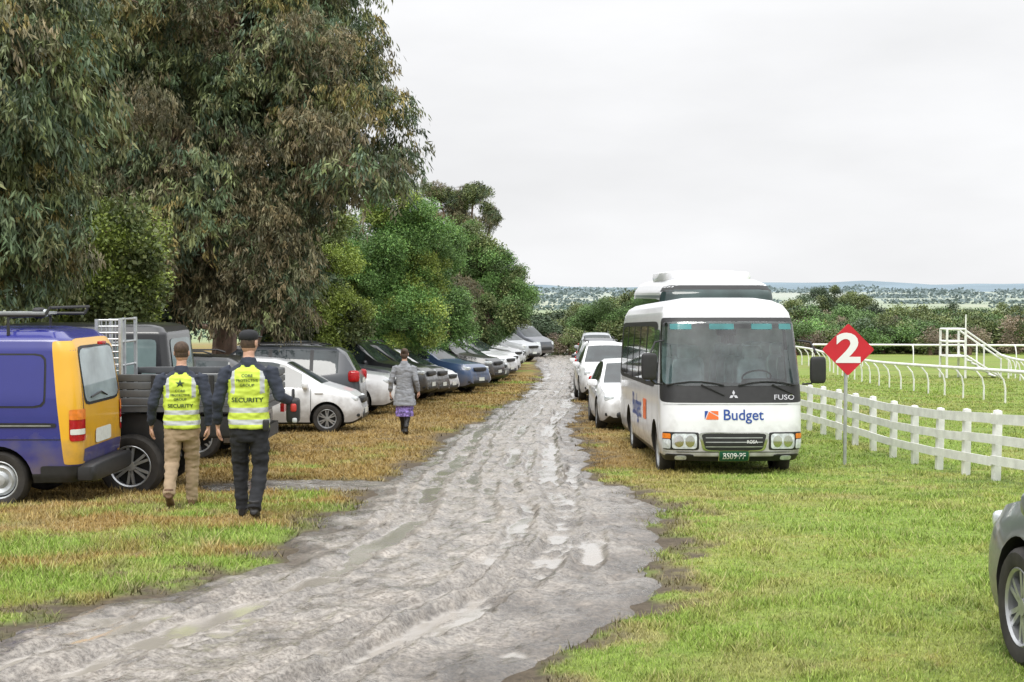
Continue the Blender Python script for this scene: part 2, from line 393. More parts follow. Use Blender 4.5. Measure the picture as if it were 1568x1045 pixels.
# ---------------------------------------------------------------- box vehicles
class Shell:
    def __init__(s,lv,rc,bulge=.0):
        s.z=[l[0] for l in lv];s.w=[l[1] for l in lv];s.f=[l[2] for l in lv];s.r=[l[3] for l in lv];s.rc=rc;s.b=bulge
    def par(s,z):
        w=float(np.interp(z,s.z,s.w));f=float(np.interp(z,s.z,s.f));r=float(np.interp(z,s.z,s.r))
        a=w-s.rc;q=math.pi*s.rc/2;b=(r-f)-2*s.rc
        return w,f,r,a,q,b
    def pt(s,u,z):
        w,f,r,a,q,b=s.par(z);sg=1 if u>=0 else -1;t=abs(u);rc=s.rc
        if t<=a:x=t;y=f
        elif t<=a+q:
            th=(t-a)/rc;x=a+rc*math.sin(th);y=f+rc-rc*math.cos(th)
        elif t<=a+q+b:x=w;y=f+rc+(t-a-q)
        elif t<=a+2*q+b:
            th=(t-a-q-b)/rc;x=a+rc*math.cos(th);y=r-rc+rc*math.sin(th)
        else:x=a-(t-a-2*q-b);y=r
        if t<=a+q:y-=s.b*(1-(x/w)**2)
        return Vector((sg*x,y,z))
    def nrm(s,u,z):
        du=s.pt(u+.01,z)-s.pt(u-.01,z);dz=s.pt(u,z+.01)-s.pt(u,z-.01)
        n=du.cross(dz);n.normalize()
        return n
    def um(s,kind,p,z,side=1):
        w,f,r,a,q,b=s.par(z)
        if kind=='F':return p
        if kind=='S':return side*(a+q+(p-f-s.rc))
        if kind=='R':return side*(2*a+2*q+b-p)
    def P(s,kind,p,z,off,side=1):
        u=s.um(kind,p,z,side);return s.pt(u,z)+s.nrm(u,z)*off
    def patch(s,mb,m,kind,a0,a1,z0,z1,off=.006,p=12,side=1,na=18,nz=10,shear=0,tap=0):
        V=[];F=[]
        for j in range(nz+1):
            t=-1+2*j/nz;
            t=math.sin(t*math.pi/2);z=(z0+z1)/2+t*(z1-z0)/2
            e=max(0,1-abs(t)**p)**(1/p);e=max(e,.75) if p>4 else e
            ca=(a0+a1)/2+shear*t;ha=(a1-a0)/2*e*(1+tap*t)
            for i in range(na+1):
                V.append(s.P(kind,ca+ha*(-1+2*i/na),z,off,side))
        for j in range(nz):
            for i in range(na):
                k=j*(na+1)+i;F.append((k,k+1,k+na+2,k+na+1))
        mb.add(V,F,m,True)
    def ring(s,mb,m,kind,o,i_,off=.006,p=10,side=1,n=120):
        V=[];F=[]
        def pos(b,t):
            c,d=math.cos(t),math.sin(t);k=(abs(c)**p+abs(d)**p)**(-1/p)
            return (b[0]+b[1])/2+(b[1]-b[0])/2*c*k,(b[2]+b[3])/2+(b[3]-b[2])/2*d*k
        K=5
        for q in range(n):
            t=2*math.pi*q/n
            A=pos(o,t);B_=pos(i_,t)
            for k in range(K):
                f=k/(K-1);V.append(s.P(kind,A[0]*(1-f)+B_[0]*f,A[1]*(1-f)+B_[1]*f,off,side))
        for q in range(n):
            for k in range(K-1):
                a=q*K+k;b=((q+1)%n)*K+k;F.append((a,b,b+1,a+1))
        mb.add(V,F,m,True)
    def txt(s,mb,st,size,m,kind,pc,zc,off=.009,side=1,sx=1):
        V,F=text_mesh(st,size)
        mb.add([s.P(kind,pc+v[0]*sx,zc+v[1],off,side) for v in V],F,m,False)
    def body(s,matf,nz=34):
        zs=sorted(set([round(v,3) for v in list(s.z)+list(np.linspace(s.z[0],s.z[-1],nz))]))
        V=[];ring=None
        for z in zs:
            w,f,r,a,q,b=s.par(z);us=[]
            us+=list(np.linspace(0,a,7)[:-1])+list(a+np.linspace(0,q,7)[:-1])+list(a+q+np.linspace(0,b,24)[:-1])+list(a+q+b+np.linspace(0,q,7)[:-1])+list(a+2*q+b+np.linspace(0,a,7))
            P=[s.pt(u,z) for u in us]
            P=P+[Vector((-p.x,p.y,p.z)) for p in P[-2:0:-1]]
            V+=P;ring=len(P)
        F=[];M=[]
        for i in range(len(zs)-1):
            zm=(zs[i]+zs[i+1])/2
            for k in range(ring):
                a=i*ring+k;b=i*ring+(k+1)%ring;F.append((a,b,b+ring,a+ring));M.append(matf(zm))
        F.append(tuple(range(ring)));M.append(trim);F.append(tuple(range((len(zs)-1)*ring,len(zs)*ring)));M.append(matf(zs[-1]))
        mb=MB();mb.add(V,F,M,True);return mb.mesh('b')
busw=paint('bus_white',(.80,.81,.83),.3)
tg_=D.materials.new('clear_tinted_glass');N,Lk=nodes_of(tg_);N.remove(N['Principled BSDF'])
t1=N.new('ShaderNodeBsdfTransparent');t1.inputs[0].default_value=(.84,.95,.93,1);g1=N.new('ShaderNodeBsdfGlossy');g1.inputs['Roughness'].default_value=.03
fr=N.new('ShaderNodeFresnel');fr.inputs[0].default_value=1.55;tc=N.new('ShaderNodeTexCoord');nz=N.new('ShaderNodeTexNoise');nz.inputs['Scale'].default_value=3;Lk.new(tc.outputs['Object'],nz.inputs['Vector'])
ma=N.new('ShaderNodeMath');ma.operation='MULTIPLY_ADD';ma.inputs[1].default_value=.12;Lk.new(nz.outputs['Fac'],ma.inputs[0]);Lk.new(fr.outputs[0],ma.inputs[2])
ms=N.new('ShaderNodeMixShader');Lk.new(ma.outputs[0],ms.inputs[0]);Lk.new(t1.outputs[0],ms.inputs[1]);Lk.new(g1.outputs[0],ms.inputs[2]);Lk.new(ms.outputs[0],N['Material Output'].inputs['Surface'])
bglass=mat('bus_windscreen_glass',(.045,.072,.072),.05,spec=.55,noise=.45,nscale=1.7)
tint=mat('windscreen_tint',(.05,.20,.21),.08,noise=.3,nscale=3)
seatm=mat('seat_fabric',(.42,.48,.50),.7,noise=.3,nscale=6)
greenp=mat('plate_green',(.01,.09,.055),.35)
bluet=mat('blue_lettering',(.012,.06,.30),.4);orng=mat('orange_logo',(.85,.16,.03),.4)
whitel=mat('white_lettering',(.8,.8,.8),.4)
inter=mat('bus_interior_panel',(.60,.63,.62),.7,noise=.15)
# --- minibus
sh=Shell([(.30,.93,.10,6.95),(.38,.97,.03,6.97),(.55,1.0,0,7.0),(.85,1.005,.01,7.0),(1.1,1.005,.04,7.0),(1.32,1.0,.09,7.0),(1.8,.975,.24,6.97),(2.2,.945,.38,6.94),(2.34,.92,.47,6.9),(2.45,.86,.62,6.84),(2.52,.74,.85,6.75),(2.56,.55,1.15,6.6)],.22,.10)
me=cut(sh.body(lambda z:busw if z>.36 else trim),[((sg*.9,yy,.37),.45,.6,'x') for sg in(-1,1) for yy in(1.02,5.1)])
def drop(c):
    if not(1.32<c.z<2.2): return False
    w,f,r,a,q,b=sh.par(c.z)
    if c.y<f+.5 and abs(c.x)<=a+.205 and c.y<f+.22-.22*.25: return True
    return abs(c.x)>w-.05 and 1.15<c.y<6.6
mb=MB();mb.merge(me,drop=drop)
for yy in(1.02,5.1):
    for sg in(-1,1): wheel(mb,(sg*.84,yy,.375),.375,.22,sg,'steel','x',steel)
sh.ring(mb,trim,'F',(-1.13,1.13,1.10,2.27),(-1.02,1.02,1.345,2.185),.004,p=14,n=200)
sh.patch(mb,tg_,'F',-1.06,1.06,1.33,2.21,.010,p=14,na=40,nz=20)
for a,b_ in((-.30,.05),(.30,.60),(-.85,-.55),(.70,.90)): sh.patch(mb,tint,'F',a,b_,2.10,2.18,.014,p=20)
mb.box((0,3.6,.92),(1.86,6.2,.04),inter);mb.box((0,6.55,1.5),(1.7,.05,1.3),inter)
mb.sbox((0,.52,1.22),(1.86,.55,.26),trim,.3);mb.sbox((.48,.60,1.36),(.5,.3,.10),trim,.4)
def seat(x,y,m=seatm,w=.44):
    mb.sbox((x,y,1.33),(w,.13,.72),m,.4);mb.sbox((x,y-.2,1.05),(w,.42,.14),m,.4);mb.sbox((x,y+.01,1.76),(w*.6,.1,.20),m,.5)
seat(.48,1.25);seat(-.45,1.6)
for r_ in range(5):
    for x in(-.72,-.27,.72) : seat(x,2.35+r_*.85,w=.40)
Ms=Matrix.Translation((.48,.82,1.42))@Matrix.Rotation(rd(60),4,'X')
mb.tube([Ms@Vector((.21*math.cos(a),.0,.21*math.sin(a))) for a in np.linspace(0,6.28,21)],.013,trim,6)
mb.box((0,.62,2.06),(.28,.03,.08),trim)
mb.tube([(-.9,1.35,1.0),(-.9,1.35,2.2)],.018,oranl,6)
for sx in(-.55,.45):
    P=[];
    for t in np.linspace(0,1,6):
        u=sx-.38+.8*t;z=1.33+.05*math.sin(t*3.1);P.append(sh.pt(u,z)+sh.nrm(u,z)*.03)
    mb.tube(P,.010,trim,5)
    mb.tube([sh.pt(sx+.42,1.2)+sh.nrm(sx+.42,1.2)*.02,sh.pt(sx+.1,1.34)+sh.nrm(sx,1.34)*.035],.010,trim,5)
sh.txt(mb,'FUSO',.095,chrome,'F',.72,1.17,.012,sx=1.3)
for k in range(3):
    a=math.pi/2+k*2*math.pi/3;cx,cz=math.cos(a)*.035,1.20+math.sin(a)*.035
    V=[]
    for j in range(4):
        rr_=.036 if j%2==0 else .02;V.append((cx+rr_*math.cos(a+j*math.pi/2),cz+rr_*math.sin(a+j*math.pi/2)))
    mb.add([sh.P('F',v[0],v[1],.014) for v in V],[(0,1,2,3)],chrome,False)
sh.txt(mb,'Budget',.205,bluet,'F',.13,.93,.008,sx=1.0)
def tri(pts,m,off=.009): mb.add([sh.P('F',u,z,off) for u,z in pts],[tuple(range(len(pts)))],m,False)
tri([(-.41,.875),(-.41,.99),(-.36,.99)],bluet,.008);tri([(-.34,.99),(-.22,.99),(-.22,.93)],orng);tri([(-.35,.98),(-.22,.91),(-.22,.875),(-.395,.875)],orng)
for sg in(-1,1):
    sh.patch(mb,trim,'F',*sorted((sg*.49,sg*1.03)),.455,.70,.005,p=14)
    sh.patch(mb,lampm,'F',*sorted((sg*.52,sg*.86)),.475,.68,.014,p=8)
    sh.patch(mb,chrome,'F',*sorted((sg*.55,sg*.68)),.50,.655,.018,p=2)
    sh.patch(mb,chrome,'F',*sorted((sg*.70,sg*.83)),.50,.655,.018,p=2)
    sh.patch(mb,lampm,'F',*sorted((sg*.88,sg*1.02)),.475,.60,.014,p=8);sh.patch(mb,oranl,'F',*sorted((sg*.88,sg*1.02)),.61,.68,.014,p=8)
    sh.patch(mb,trim,'F',*sorted((sg*.56,sg*.98)),.31,.40,.008,p=6)
    sh.patch(mb,lampm,'F',*sorted((sg*.66,sg*.82)),.325,.385,.016,p=4)
sh.patch(mb,chrome,'F',-.47,.47,.44,.70,.006,p=10,tap=.08)
sh.patch(mb,trim,'F',-.43,.43,.455,.685,.012,p=10,tap=.08)
for z in(.50,.56,.62): sh.patch(mb,steel,'F',-.40,.40,z,z+.012,.018,p=20)
sh.txt(mb,'ROSA',.06,whitel,'F',.25,.57,.022)
sh.patch(mb,trim,'F',-.48,.48,.30,.335,.008,p=10)
sh.patch(mb,trim,'F',-1.05,1.05,.425,.435,.006,p=30,na=30,nz=2)
sh.patch(mb,trim,'F',-1.03,1.03,1.075,1.080,.006,p=30,na=30,nz=2)
sh.patch(mb,chrome,'F',-.215,.215,.315,.455,.022,p=20);sh.patch(mb,greenp,'F',-.205,.205,.322,.448,.027,p=20)
sh.txt(mb,'BS09·PF',.10,whitel,'F',0,.385,.031)
for sd in(-1,1):
    sh.ring(mb,trim,'S',(.95,6.75,1.27,2.22),(1.32,6.43,1.35,2.12),.004,side=sd,n=240,p=16)
    sh.patch(mb,tg_,'S',1.28,6.48,1.33,2.15,.009,side=sd,na=24,p=16)
    for yy in(2.25,3.3,4.35,5.4): sh.patch(mb,trim,'S',yy,yy+.08,1.3,2.16,.014,side=sd,na=2,p=40)
    sh.patch(mb,glass,'S',.62,1.22,1.33,2.10,.009,side=sd,na=6,p=12)
    sh.patch(mb,trim,'S',1.24,1.252,.45,2.1,.006,side=sd,na=2,p=40);sh.patch(mb,trim,'S',.56,.572,.45,2.1,.006,side=sd,na=2,p=40)
    sh.txt(mb,'Budget',.5,bluet,'S',3.6,.88,.008,side=sd,sx=1.0*(1 if sd>0 else -1))
    sh.patch(mb,orng,'S',2.1,2.55,.74,1.05,.008,side=sd,p=20)
    sh.patch(mb,redl,'R',-.05,.0,.6,.9,.006,side=sd)
sh.patch(mb,glass,'R',-.7,.7,1.3,2.1,.008,side=1)
for sd,dz in((-1,0),(1,-.05)):
    mb.tube([(sd*.96,.22,1.95),(sd*1.1,.05,1.93),(sd*1.17,-.02,1.78)],.014,trim,6)
    mb.tube([(sd*1.0,.1,1.35),(sd*1.1,.02,1.36),(sd*1.17,-.02,1.42)],.014,trim,6)
    mb.sbox((sd*1.19,-.04,1.60+dz),(.22,.10,.37),trim,.35)
bx,by=3.12,20.0
o=mb.obj('white_minibus',(bx,by,gzf(bx,by+1)-.05),0,40);o.rotation_euler=(-math.atan((gzf(0,by+1)-gzf(0,by+5.1))/4.1),0,rd(.6));o.scale=(1,1,1.03)
# --- coach
sh=Shell([(.35,1.2,.08,7.4),(.5,1.24,0,7.45),(1.0,1.25,.0,7.5),(1.3,1.25,.03,7.5),(2.2,1.23,.20,7.5),(2.75,1.18,.35,7.45),(2.92,1.08,.5,7.4),(3.02,.9,.8,7.3),(3.05,.7,1.1,7.1)],.25,.12)
me=cut(sh.body(lambda z:busw),[((sg*1.1,yy,.45),.52,.6,'x') for sg in(-1,1) for yy in(1.6,5.6)])
mb=MB();mb.merge(me)
for yy in(1.6,5.6):
    for sg in(-1,1): wheel(mb,(sg*1.07,yy,.45),.45,.26,sg,'steel','x',steel)
sh.patch(mb,trim,'F',-1.34,1.34,1.25,2.90,.004,p=12,na=30,nz=16);sh.patch(mb,bglass,'F',-1.26,1.26,1.32,2.80,.008,p=12,na=30,nz=16)
for sd in(-1,1):
    sh.patch(mb,glass,'S',.5,7.2,1.5,2.6,.006,side=sd,na=20,p=20)
    sh.patch(mb,mat('coach_band',(.10,.12,.16),.3,coat=.4),'S',.5,7.3,2.62,2.68,.006,side=sd,na=20,p=20)
    sh.patch(mb,lampm,'F',*sorted((sd*.8,sd*1.2)),.7,.9,.01,p=6)
mb.sbox((0,3.4,3.10),(1.95,3.9,.26),busw,.3)
mb.sbox((0,2.8,3.19),(1.5,1.2,.12),busw,.4);mb.sbox((0,4.6,3.19),(1.5,1.2,.12),busw,.4)
o=mb.obj('white_coach',(4.58,31.4,gzf(4,33)+.10),0,40);o.scale=(1.06,1,1.03)
# --- blue van
vb=paint('van_blue',(.026,.030,.22),.25);vy=paint('van_yellow',(.78,.42,.025),.3)
sh=Shell([(.28,.80,.1,4.22),(.36,.83,.03,4.27),(.6,.845,0,4.3),(1.0,.85,.04,4.3),(1.2,.845,.2,4.29),(1.7,.79,.75,4.22),(1.82,.75,.95,4.16),(1.90,.66,1.15,4.05),(1.94,.45,1.5,3.8)],.14,.06)
me=cut(sh.body(lambda z:vb if z>.4 else trim),[((sg*.76,yy,.31),.37,.5,'x') for sg in(-1,1) for yy in(.95,3.42)])
mb=MB();mb.merge(me)
for yy in(.95,3.42):
    for sg in(-1,1): wheel(mb,(sg*.72,yy,.31),.31,.2,sg,'steel','x',steel)
for sd in(-1,1):
    sh.patch(mb,trim,'S',2.98,3.94,1.09,1.67,.003,side=sd,p=10);sh.patch(mb,vb,'S',3.0,3.92,1.11,1.65,.008,side=sd,p=10)
    sh.patch(mb,trim,'S',1.85,2.9,1.09,1.67,.003,side=sd,p=10);sh.patch(mb,vb,'S',1.87,2.88,1.11,1.65,.008,side=sd,p=10)
    sh.patch(mb,glass,'S',1.1,1.75,1.1,1.65,.006,side=sd,p=10)
    sh.patch(mb,trim,'S',.4,4.05,.88,.93,.012,side=sd,na=20);sh.patch(mb,steel,'S',.4,4.0,.895,.905,.02,side=sd,na=20)
    for x in(1.8,2.95): sh.patch(mb,trim,'S',x,x+.012,.42,1.7,.004,side=sd,na=2,p=40)
    sh.patch(mb,trim,'S',2.95,4.1,.745,.755,.004,side=sd,na=20,p=40)
    sh.patch(mb,vy,'S',4.06,4.37,.48,1.80,.005,side=sd,p=30,na=20,nz=20,shear=-.07)
    sh.patch(mb,redl,'S',4.19,4.42,.73,1.07,.012,side=sd,p=12,nz=12);sh.patch(mb,oranl,'S',4.19,4.42,.96,1.07,.015,side=sd,p=12)
    sh.patch(mb,platem,'S',4.2,4.4,.80,.86,.015,side=sd,p=12)
    sh.patch(mb,trim,'S',3.88,4.45,.30,.47,.02,side=sd,p=12)
sh.patch(mb,vy,'R',-.68,.68,.50,1.82,.004,p=20,na=24,nz=16)
sh.patch(mb,trim,'R',-.66,.66,1.10,1.74,.008,p=10,na=24);sh.patch(mb,mat('rear_glass',(.30,.36,.38),.08,noise=.3,nscale=3),'R',-.63,.63,1.13,1.71,.012,p=10,na=24)
sh.patch(mb,platem,'R',-.30,.30,.66,.82,.014,p=10)
sh.patch(mb,vb,'R',-.7,.7,.5,.64,.008,p=20)
mb.sbox((0,4.33,.38),(1.62,.22,.2),trim,.3)
mb.sbox((0,4.30,1.76),(.2,.06,.04),redl,.4)
mb.tube([(-.2,4.30,1.16),(.1,4.32,1.22),(.45,4.31,1.18)],.010,trim,5)
for yy in(1.7,2.6,3.5):
    mb.tube([(-.7,yy,1.86),(-.7,yy,2.06),(.7,yy,2.06),(.7,yy,1.86)],.018,trim,6)
for x in(-.7,.7): mb.tube([(x,1.6,2.08),(x,3.9,2.08)],.02,trim,6)
mb.tube([(.7,3.9,2.08),(.7,3.95,2.16),(-.7,3.95,2.16),(-.7,3.9,2.08)],.018,trim,6)
for k in range(3): mb.box((.2+.16*k,2.7,2.1),(.10,2.3,.03),steel)
mb.sbox((.45,3.75,2.10),(.16,.12,.12),trim,.5);mb.sbox((.45,3.82,2.10),(.10,.03,.08),lampm,.5)
x,y=-4.62-4.3,16.0
o=mb.obj('blue_van',(x,y,gzf(x,15.4)-.03),rd(270),40)
# --- people mover
pm=paint('minivan_dark',(.07,.08,.10))
sh=Shell([(.25,.9,.1,4.9),(.5,.95,0,5.0),(.9,.96,.1,5.0),(1.1,.95,.5,5.0),(1.2,.94,.85,4.98),(1.75,.86,1.5,4.9),(1.88,.75,1.8,4.8),(1.93,.5,2.2,4.6)],.2,.12)
me=cut(sh.body(lambda z:pm),[((sg*.85,yy,.34),.4,.5,'x') for sg in(-1,1) for yy in(.95,4.0)])
mb=MB();mb.merge(me)
for yy in(.95,4.0):
    for sg in(-1,1): wheel(mb,(sg*.83,yy,.34),.34,.22,sg,'alloy','x')
sh.patch(mb,glass,'F',-.85,.85,1.2,1.72,.008,p=12,na=24)
for sd in(-1,1):
    sh.patch(mb,glass,'S',1.6,4.7,1.15,1.68,.006,side=sd,na=20);sh.patch(mb,lampm,'F',*sorted((sd*.55,sd*1.0)),.72,.9,.01,p=6)
sh.patch(mb,trim,'F',-.5,.5,.4,.6,.01,p=6)
mb.obj('parked_minivan',(2.0,84,gzf(0,85)),rd(52),40)
# --- dark tray pickup
mb=MB();tg=mat('tray_steel_dark',(.085,.09,.095),.45,noise=.25,nscale=5)
tx0,tx1=-4.98,-3.02;ty0,ty1=17.05,18.85;gzp=gzf(0,17.9)-.03
cx=(tx0+tx1)/2;cy=(ty0+ty1)/2;T0=1.08
mb.box((cx,cy,T0),(tx1-tx0,ty1-ty0,.07),tg)
for q in range(4):
    z=T0+.09+.095*q
    for yy in(ty0,ty1): mb.sbox((cx,yy,z),(tx1-tx0,.045,.088),tg,.25)
    mb.sbox((tx1,cy,z),(.045,ty1-ty0-.06,.088),tg,.25)
for yy,sg in((ty0,-1),(ty1,1)):
    for xx in(tx0+.03,cx-.3,cx+.4,tx1-.05): mb.box((xx,yy+sg*.03,T0+.2),(.05,.03,.42),trim)
for yy in(ty0+.05,ty0+.6,ty1-.6,ty1-.05): mb.tube([(tx0,yy,T0),(tx0,yy,2.16)],.025,steel,6)
for z in(1.55,1.85,2.14): mb.tube([(tx0,ty0+.05,z),(tx0,ty1-.05,z)],.016,steel,6)
for xx in(tx0,tx0+.28):mb.tube([(xx,ty0+.01,T0+.42),(xx,ty0+.01,2.16)],.028,steel,6)
for z in np.linspace(1.54,2.15,9): mb.tube([(tx0,ty0+.01,z),(tx0+.28,ty0+.01,z)],.011,steel,6)
for x in np.linspace(tx0,tx0+.28,6)[1:-1]: mb.tube([(x,ty0+.01,1.54),(x,ty0+.01,2.15)],.009,steel,5)
mb.box((cx-1,cy,.82),(tx1-tx0+1.8,.8,.2),trim)
mb.sbox((cx+.35,ty0+.14,.86),(.7,.16,.28),trim,.3)
for xx in(-4.6,):
    for sg,yy in((-1,ty0+.14),(1,ty1-.14)):
        wheel(mb,(xx,yy,.385),.385,.27,sg,'alloy')
        mb.tube([(xx+.47*math.cos(a),yy,.42+.47*math.sin(a)) for a in np.linspace(.1,math.pi-.1,11)],[(.14,.014)]*11,trim,8)
for sg,yy in((-1,ty0+.14),(1,ty1-.14)): wheel(mb,(-7.85,yy,.385),.385,.27,sg,'alloy')
mb.sbox((-6.0,cy,.85),(1.8,1.78,.7),P_dkgrey,.25);mb.sbox((-5.95,cy,1.5),(1.6,1.6,.85),P_dkgrey,.25);mb.sbox((-5.95,cy,1.55),(1.3,1.62,.42),glass,.2);mb.sbox((-5.95,cy,1.55),(1.62,1.3,.42),glass,.2)
mb.sbox((-7.7,cy,.9),(1.9,1.75,.62),P_dkgrey,.3)
for yy in(ty0+.2,ty1-.2): mb.box((tx1+.02,yy,T0-.1),(.05,.26,.11),redl)
mb.box((tx1-.1,cy,.72),(.08,1.5,.16),trim)
mb.obj('tray_pickup',(0,0,gzp),0,35)
# dark 4x4
mb=MB();gg=gzf(0,20.4)
sh=Shell([(.35,.86,.1,4.1),(.5,.88,0,4.2),(1.0,.88,.02,4.2),(1.12,.88,.05,4.2),(1.16,.87,1.25,4.2),(1.3,.86,1.4,4.19),(1.9,.80,1.62,4.12),(1.98,.74,1.75,4.05),(2.02,.6,1.9,3.9)],.1,.0)
me=cut(sh.body(lambda z:P_black),[((sg*.8,q,.40),.46,.5,'x') for sg in(-1,1) for q in(.75,3.35)]);mb.merge(me)
for q in(.75,3.35):
    for sg in(-1,1): wheel(mb,(sg*.78,q,.40),.40,.26,sg,'alloy','x')
g2=mat('pale_glass',(.14,.19,.19),.06,noise=.4,nscale=2)
for sd in(-1,1):
    for a0,a1 in((1.85,2.55),(2.65,3.35),(3.45,4.0)): sh.patch(mb,g2,'S',a0,a1,1.28,1.82,.006,side=sd)
    sh.patch(mb,redl,'S',4.1,4.25,.8,1.05,.01,side=sd)
sh.patch(mb,g2,'R',-.6,.6,1.28,1.82,.008);mb.lathe([(.36,0),(.36,-.18),(.001,-.2)],tyre,24,Matrix.Translation((0,4.2,1.05))@Matrix.Rotation(math.pi,4,'Z'))
o=mb.obj('dark_four_wheel_drive',(-4.55-4.4,20.6,gg),rd(270),40);o.scale=(1,1,1.07)
# ---------------------------------------------------------------- ground
gm=D.materials.new('grass_ground');N,Lk=nodes_of(gm);b=N['Principled BSDF'];b.inputs['Roughness'].default_value=.85;b.inputs['Specular IOR Level'].default_value=.25
at=N.new('ShaderNodeAttribute');at.attribute_name='Col';tc=N.new('ShaderNodeTexCoord')
nz=N.new('ShaderNodeTexNoise');nz.inputs['Scale'].default_value=16;nz.inputs['Detail'].default_value=9;nz.inputs['Roughness'].default_value=.75
Lk.new(tc.outputs['Object'],nz.inputs['Vector']);mr=N.new('ShaderNodeMapRange');mr.inputs[1].default_value=.32;mr.inputs[2].default_value=.68;mr.inputs[3].default_value=.5;mr.inputs[4].default_value=1.3
Lk.new(nz.outputs['Fac'],mr.inputs[0]);mx=N.new('ShaderNodeVectorMath');mx.operation='SCALE';Lk.new(at.outputs['Color'],mx.inputs[0]);Lk.new(mr.outputs[0],mx.inputs['Scale']);Lk.new(mx.outputs[0],b.inputs['Base Color'])
bp=N.new('ShaderNodeBump');bp.inputs['Strength'].default_value=.7;bp.inputs['Distance'].default_value=.03;Lk.new(nz.outputs['Fac'],bp.inputs['Height']);Lk.new(bp.outputs[0],b.inputs['Normal'])
ys=[-80,-40,-15,-5,0,2,3.5];y=4.5
while y<115: ys.append(y);y+=max(.06,y*.006)
y=118
while y<5200: ys.append(y);y*=1.045
ys=np.array(ys)
xs=list(-np.geomspace(9,4500,60)[::-1])+list(np.linspace(-8.95,8.95,230))+list(np.geomspace(9,4500,60));xs=np.array(xs)
X,Y=np.meshgrid(xs,ys);X=X.ravel();Y=Y.ravel()
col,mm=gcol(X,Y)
ins=road_in(X,Y)
Z=gz(X,Y)+ (fbm(X*1.5,Y*1.5,30,3)-.5)*.05*sstep(150,60,Y)-.16*sstep(-.02,.25,ins)*(Y<101)-.07*sstep(.35,.7,side_mud(X,Y))+ .012*(1-mm)
nx=len(xs);ny=len(ys)
I=np.arange(nx*ny).reshape(ny,nx);F=np.stack([I[:-1,:-1],I[:-1,1:],I[1:,1:],I[1:,:-1]],-1).reshape(-1,4)
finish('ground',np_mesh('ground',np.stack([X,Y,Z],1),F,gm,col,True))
# road
rm=D.materials.new('wet_mud');N,Lk=nodes_of(rm);b=N['Principled BSDF'];b.inputs['Specular IOR Level'].default_value=.7
at=N.new('ShaderNodeAttribute');at.attribute_name='Col';sp=N.new('ShaderNodeSeparateColor');Lk.new(at.outputs['Color'],sp.inputs[0])
tc=N.new('ShaderNodeTexCoord')
nz=N.new('ShaderNodeTexNoise');nz.inputs['Scale'].default_value=30;nz.inputs['Detail'].default_value=10;nz.inputs['Roughness'].default_value=.8;Lk.new(tc.outputs['Object'],nz.inputs['Vector'])
n2=N.new('ShaderNodeTexNoise');n2.inputs['Scale'].default_value=2.6;n2.inputs['Detail'].default_value=9;n2.inputs['Roughness'].default_value=.7;Lk.new(tc.outputs['Object'],n2.inputs['Vector'])
cr=N.new('ShaderNodeValToRGB');cr.color_ramp.elements[0].position=.40;cr.color_ramp.elements[0].color=(.13,.108,.085,1);cr.color_ramp.elements[1].position=.61;cr.color_ramp.elements[1].color=(.50,.45,.39,1)
Lk.new(nz.outputs['Fac'],cr.inputs[0])
cr2=N.new('ShaderNodeValToRGB');cr2.color_ramp.elements[0].position=.38;cr2.color_ramp.elements[0].color=(.034,.026,.018,1);cr2.color_ramp.elements[1].position=.66;cr2.color_ramp.elements[1].color=(.19,.15,.11,1)
Lk.new(nz.outputs['Fac'],cr2.inputs[0])
mxr=N.new('ShaderNodeMix');mxr.data_type='RGBA';Lk.new(sp.outputs[1],mxr.inputs[0]);Lk.new(cr.outputs[0],mxr.inputs[6]);Lk.new(cr2.outputs[0],mxr.inputs[7])
pr=N.new('ShaderNodeMapRange');pr.inputs[1].default_value=.38;pr.inputs[2].default_value=.62;pr.inputs[3].default_value=.62;pr.inputs[4].default_value=1.15;Lk.new(n2.outputs['Fac'],pr.inputs[0])
pv=N.new('ShaderNodeVectorMath');pv.operation='SCALE';Lk.new(mxr.outputs[2],pv.inputs[0]);Lk.new(pr.outputs[0],pv.inputs['Scale'])
mw=N.new('ShaderNodeMix');mw.data_type='RGBA';Lk.new(sp.outputs[0],mw.inputs[0]);Lk.new(pv.outputs[0],mw.inputs[6]);mw.inputs[7].default_value=(.33,.30,.26,1)  # puddle colour painted lighter to suggest the sky's sheen on water
Lk.new(mw.outputs[2],b.inputs['Base Color'])
r1=N.new('ShaderNodeMapRange');r1.inputs[1].default_value=.40;r1.inputs[2].default_value=.60;r1.inputs[3].default_value=.16;r1.inputs[4].default_value=.6;Lk.new(n2.outputs['Fac'],r1.inputs[0])
r2=N.new('ShaderNodeMix');r2.data_type='FLOAT';Lk.new(sp.outputs[0],r2.inputs[0]);Lk.new(r1.outputs[0],r2.inputs[2]);r2.inputs[3].default_value=.12;Lk.new(r2.outputs[0],b.inputs['Roughness'])
b.inputs['Coat Weight'].default_value=.45;b.inputs['Coat Roughness'].default_value=.16
bp=N.new('ShaderNodeBump');bp.inputs['Distance'].default_value=.03
m3=N.new('ShaderNodeMapRange');m3.inputs[3].default_value=.7;m3.inputs[4].default_value=.05;Lk.new(sp.outputs[0],m3.inputs[0]);Lk.new(m3.outputs[0],bp.inputs['Strength']);Lk.new(nz.outputs['Fac'],bp.inputs['Height']);Lk.new(bp.outputs[0],b.inputs['Normal'])
ys=[0.5];
while ys[-1]<100: ys.append(ys[-1]+max(.025,ys[-1]*.0036))
ys=np.array(ys);us=np.linspace(0,1,180)
U,Y=np.meshgrid(us,ys);U=U.ravel();Y=Y.ravel()
L_=roadL(Y)-.30;R_=roadR(Y)+.30;X=L_+(R_-L_)*U
mid=(np.interp(Y,RY,RL)+np.interp(Y,RY,RR))/2;cxx=X-mid
wob=(fbm(X*3,Y*1.8,88,3)-.5)*.14
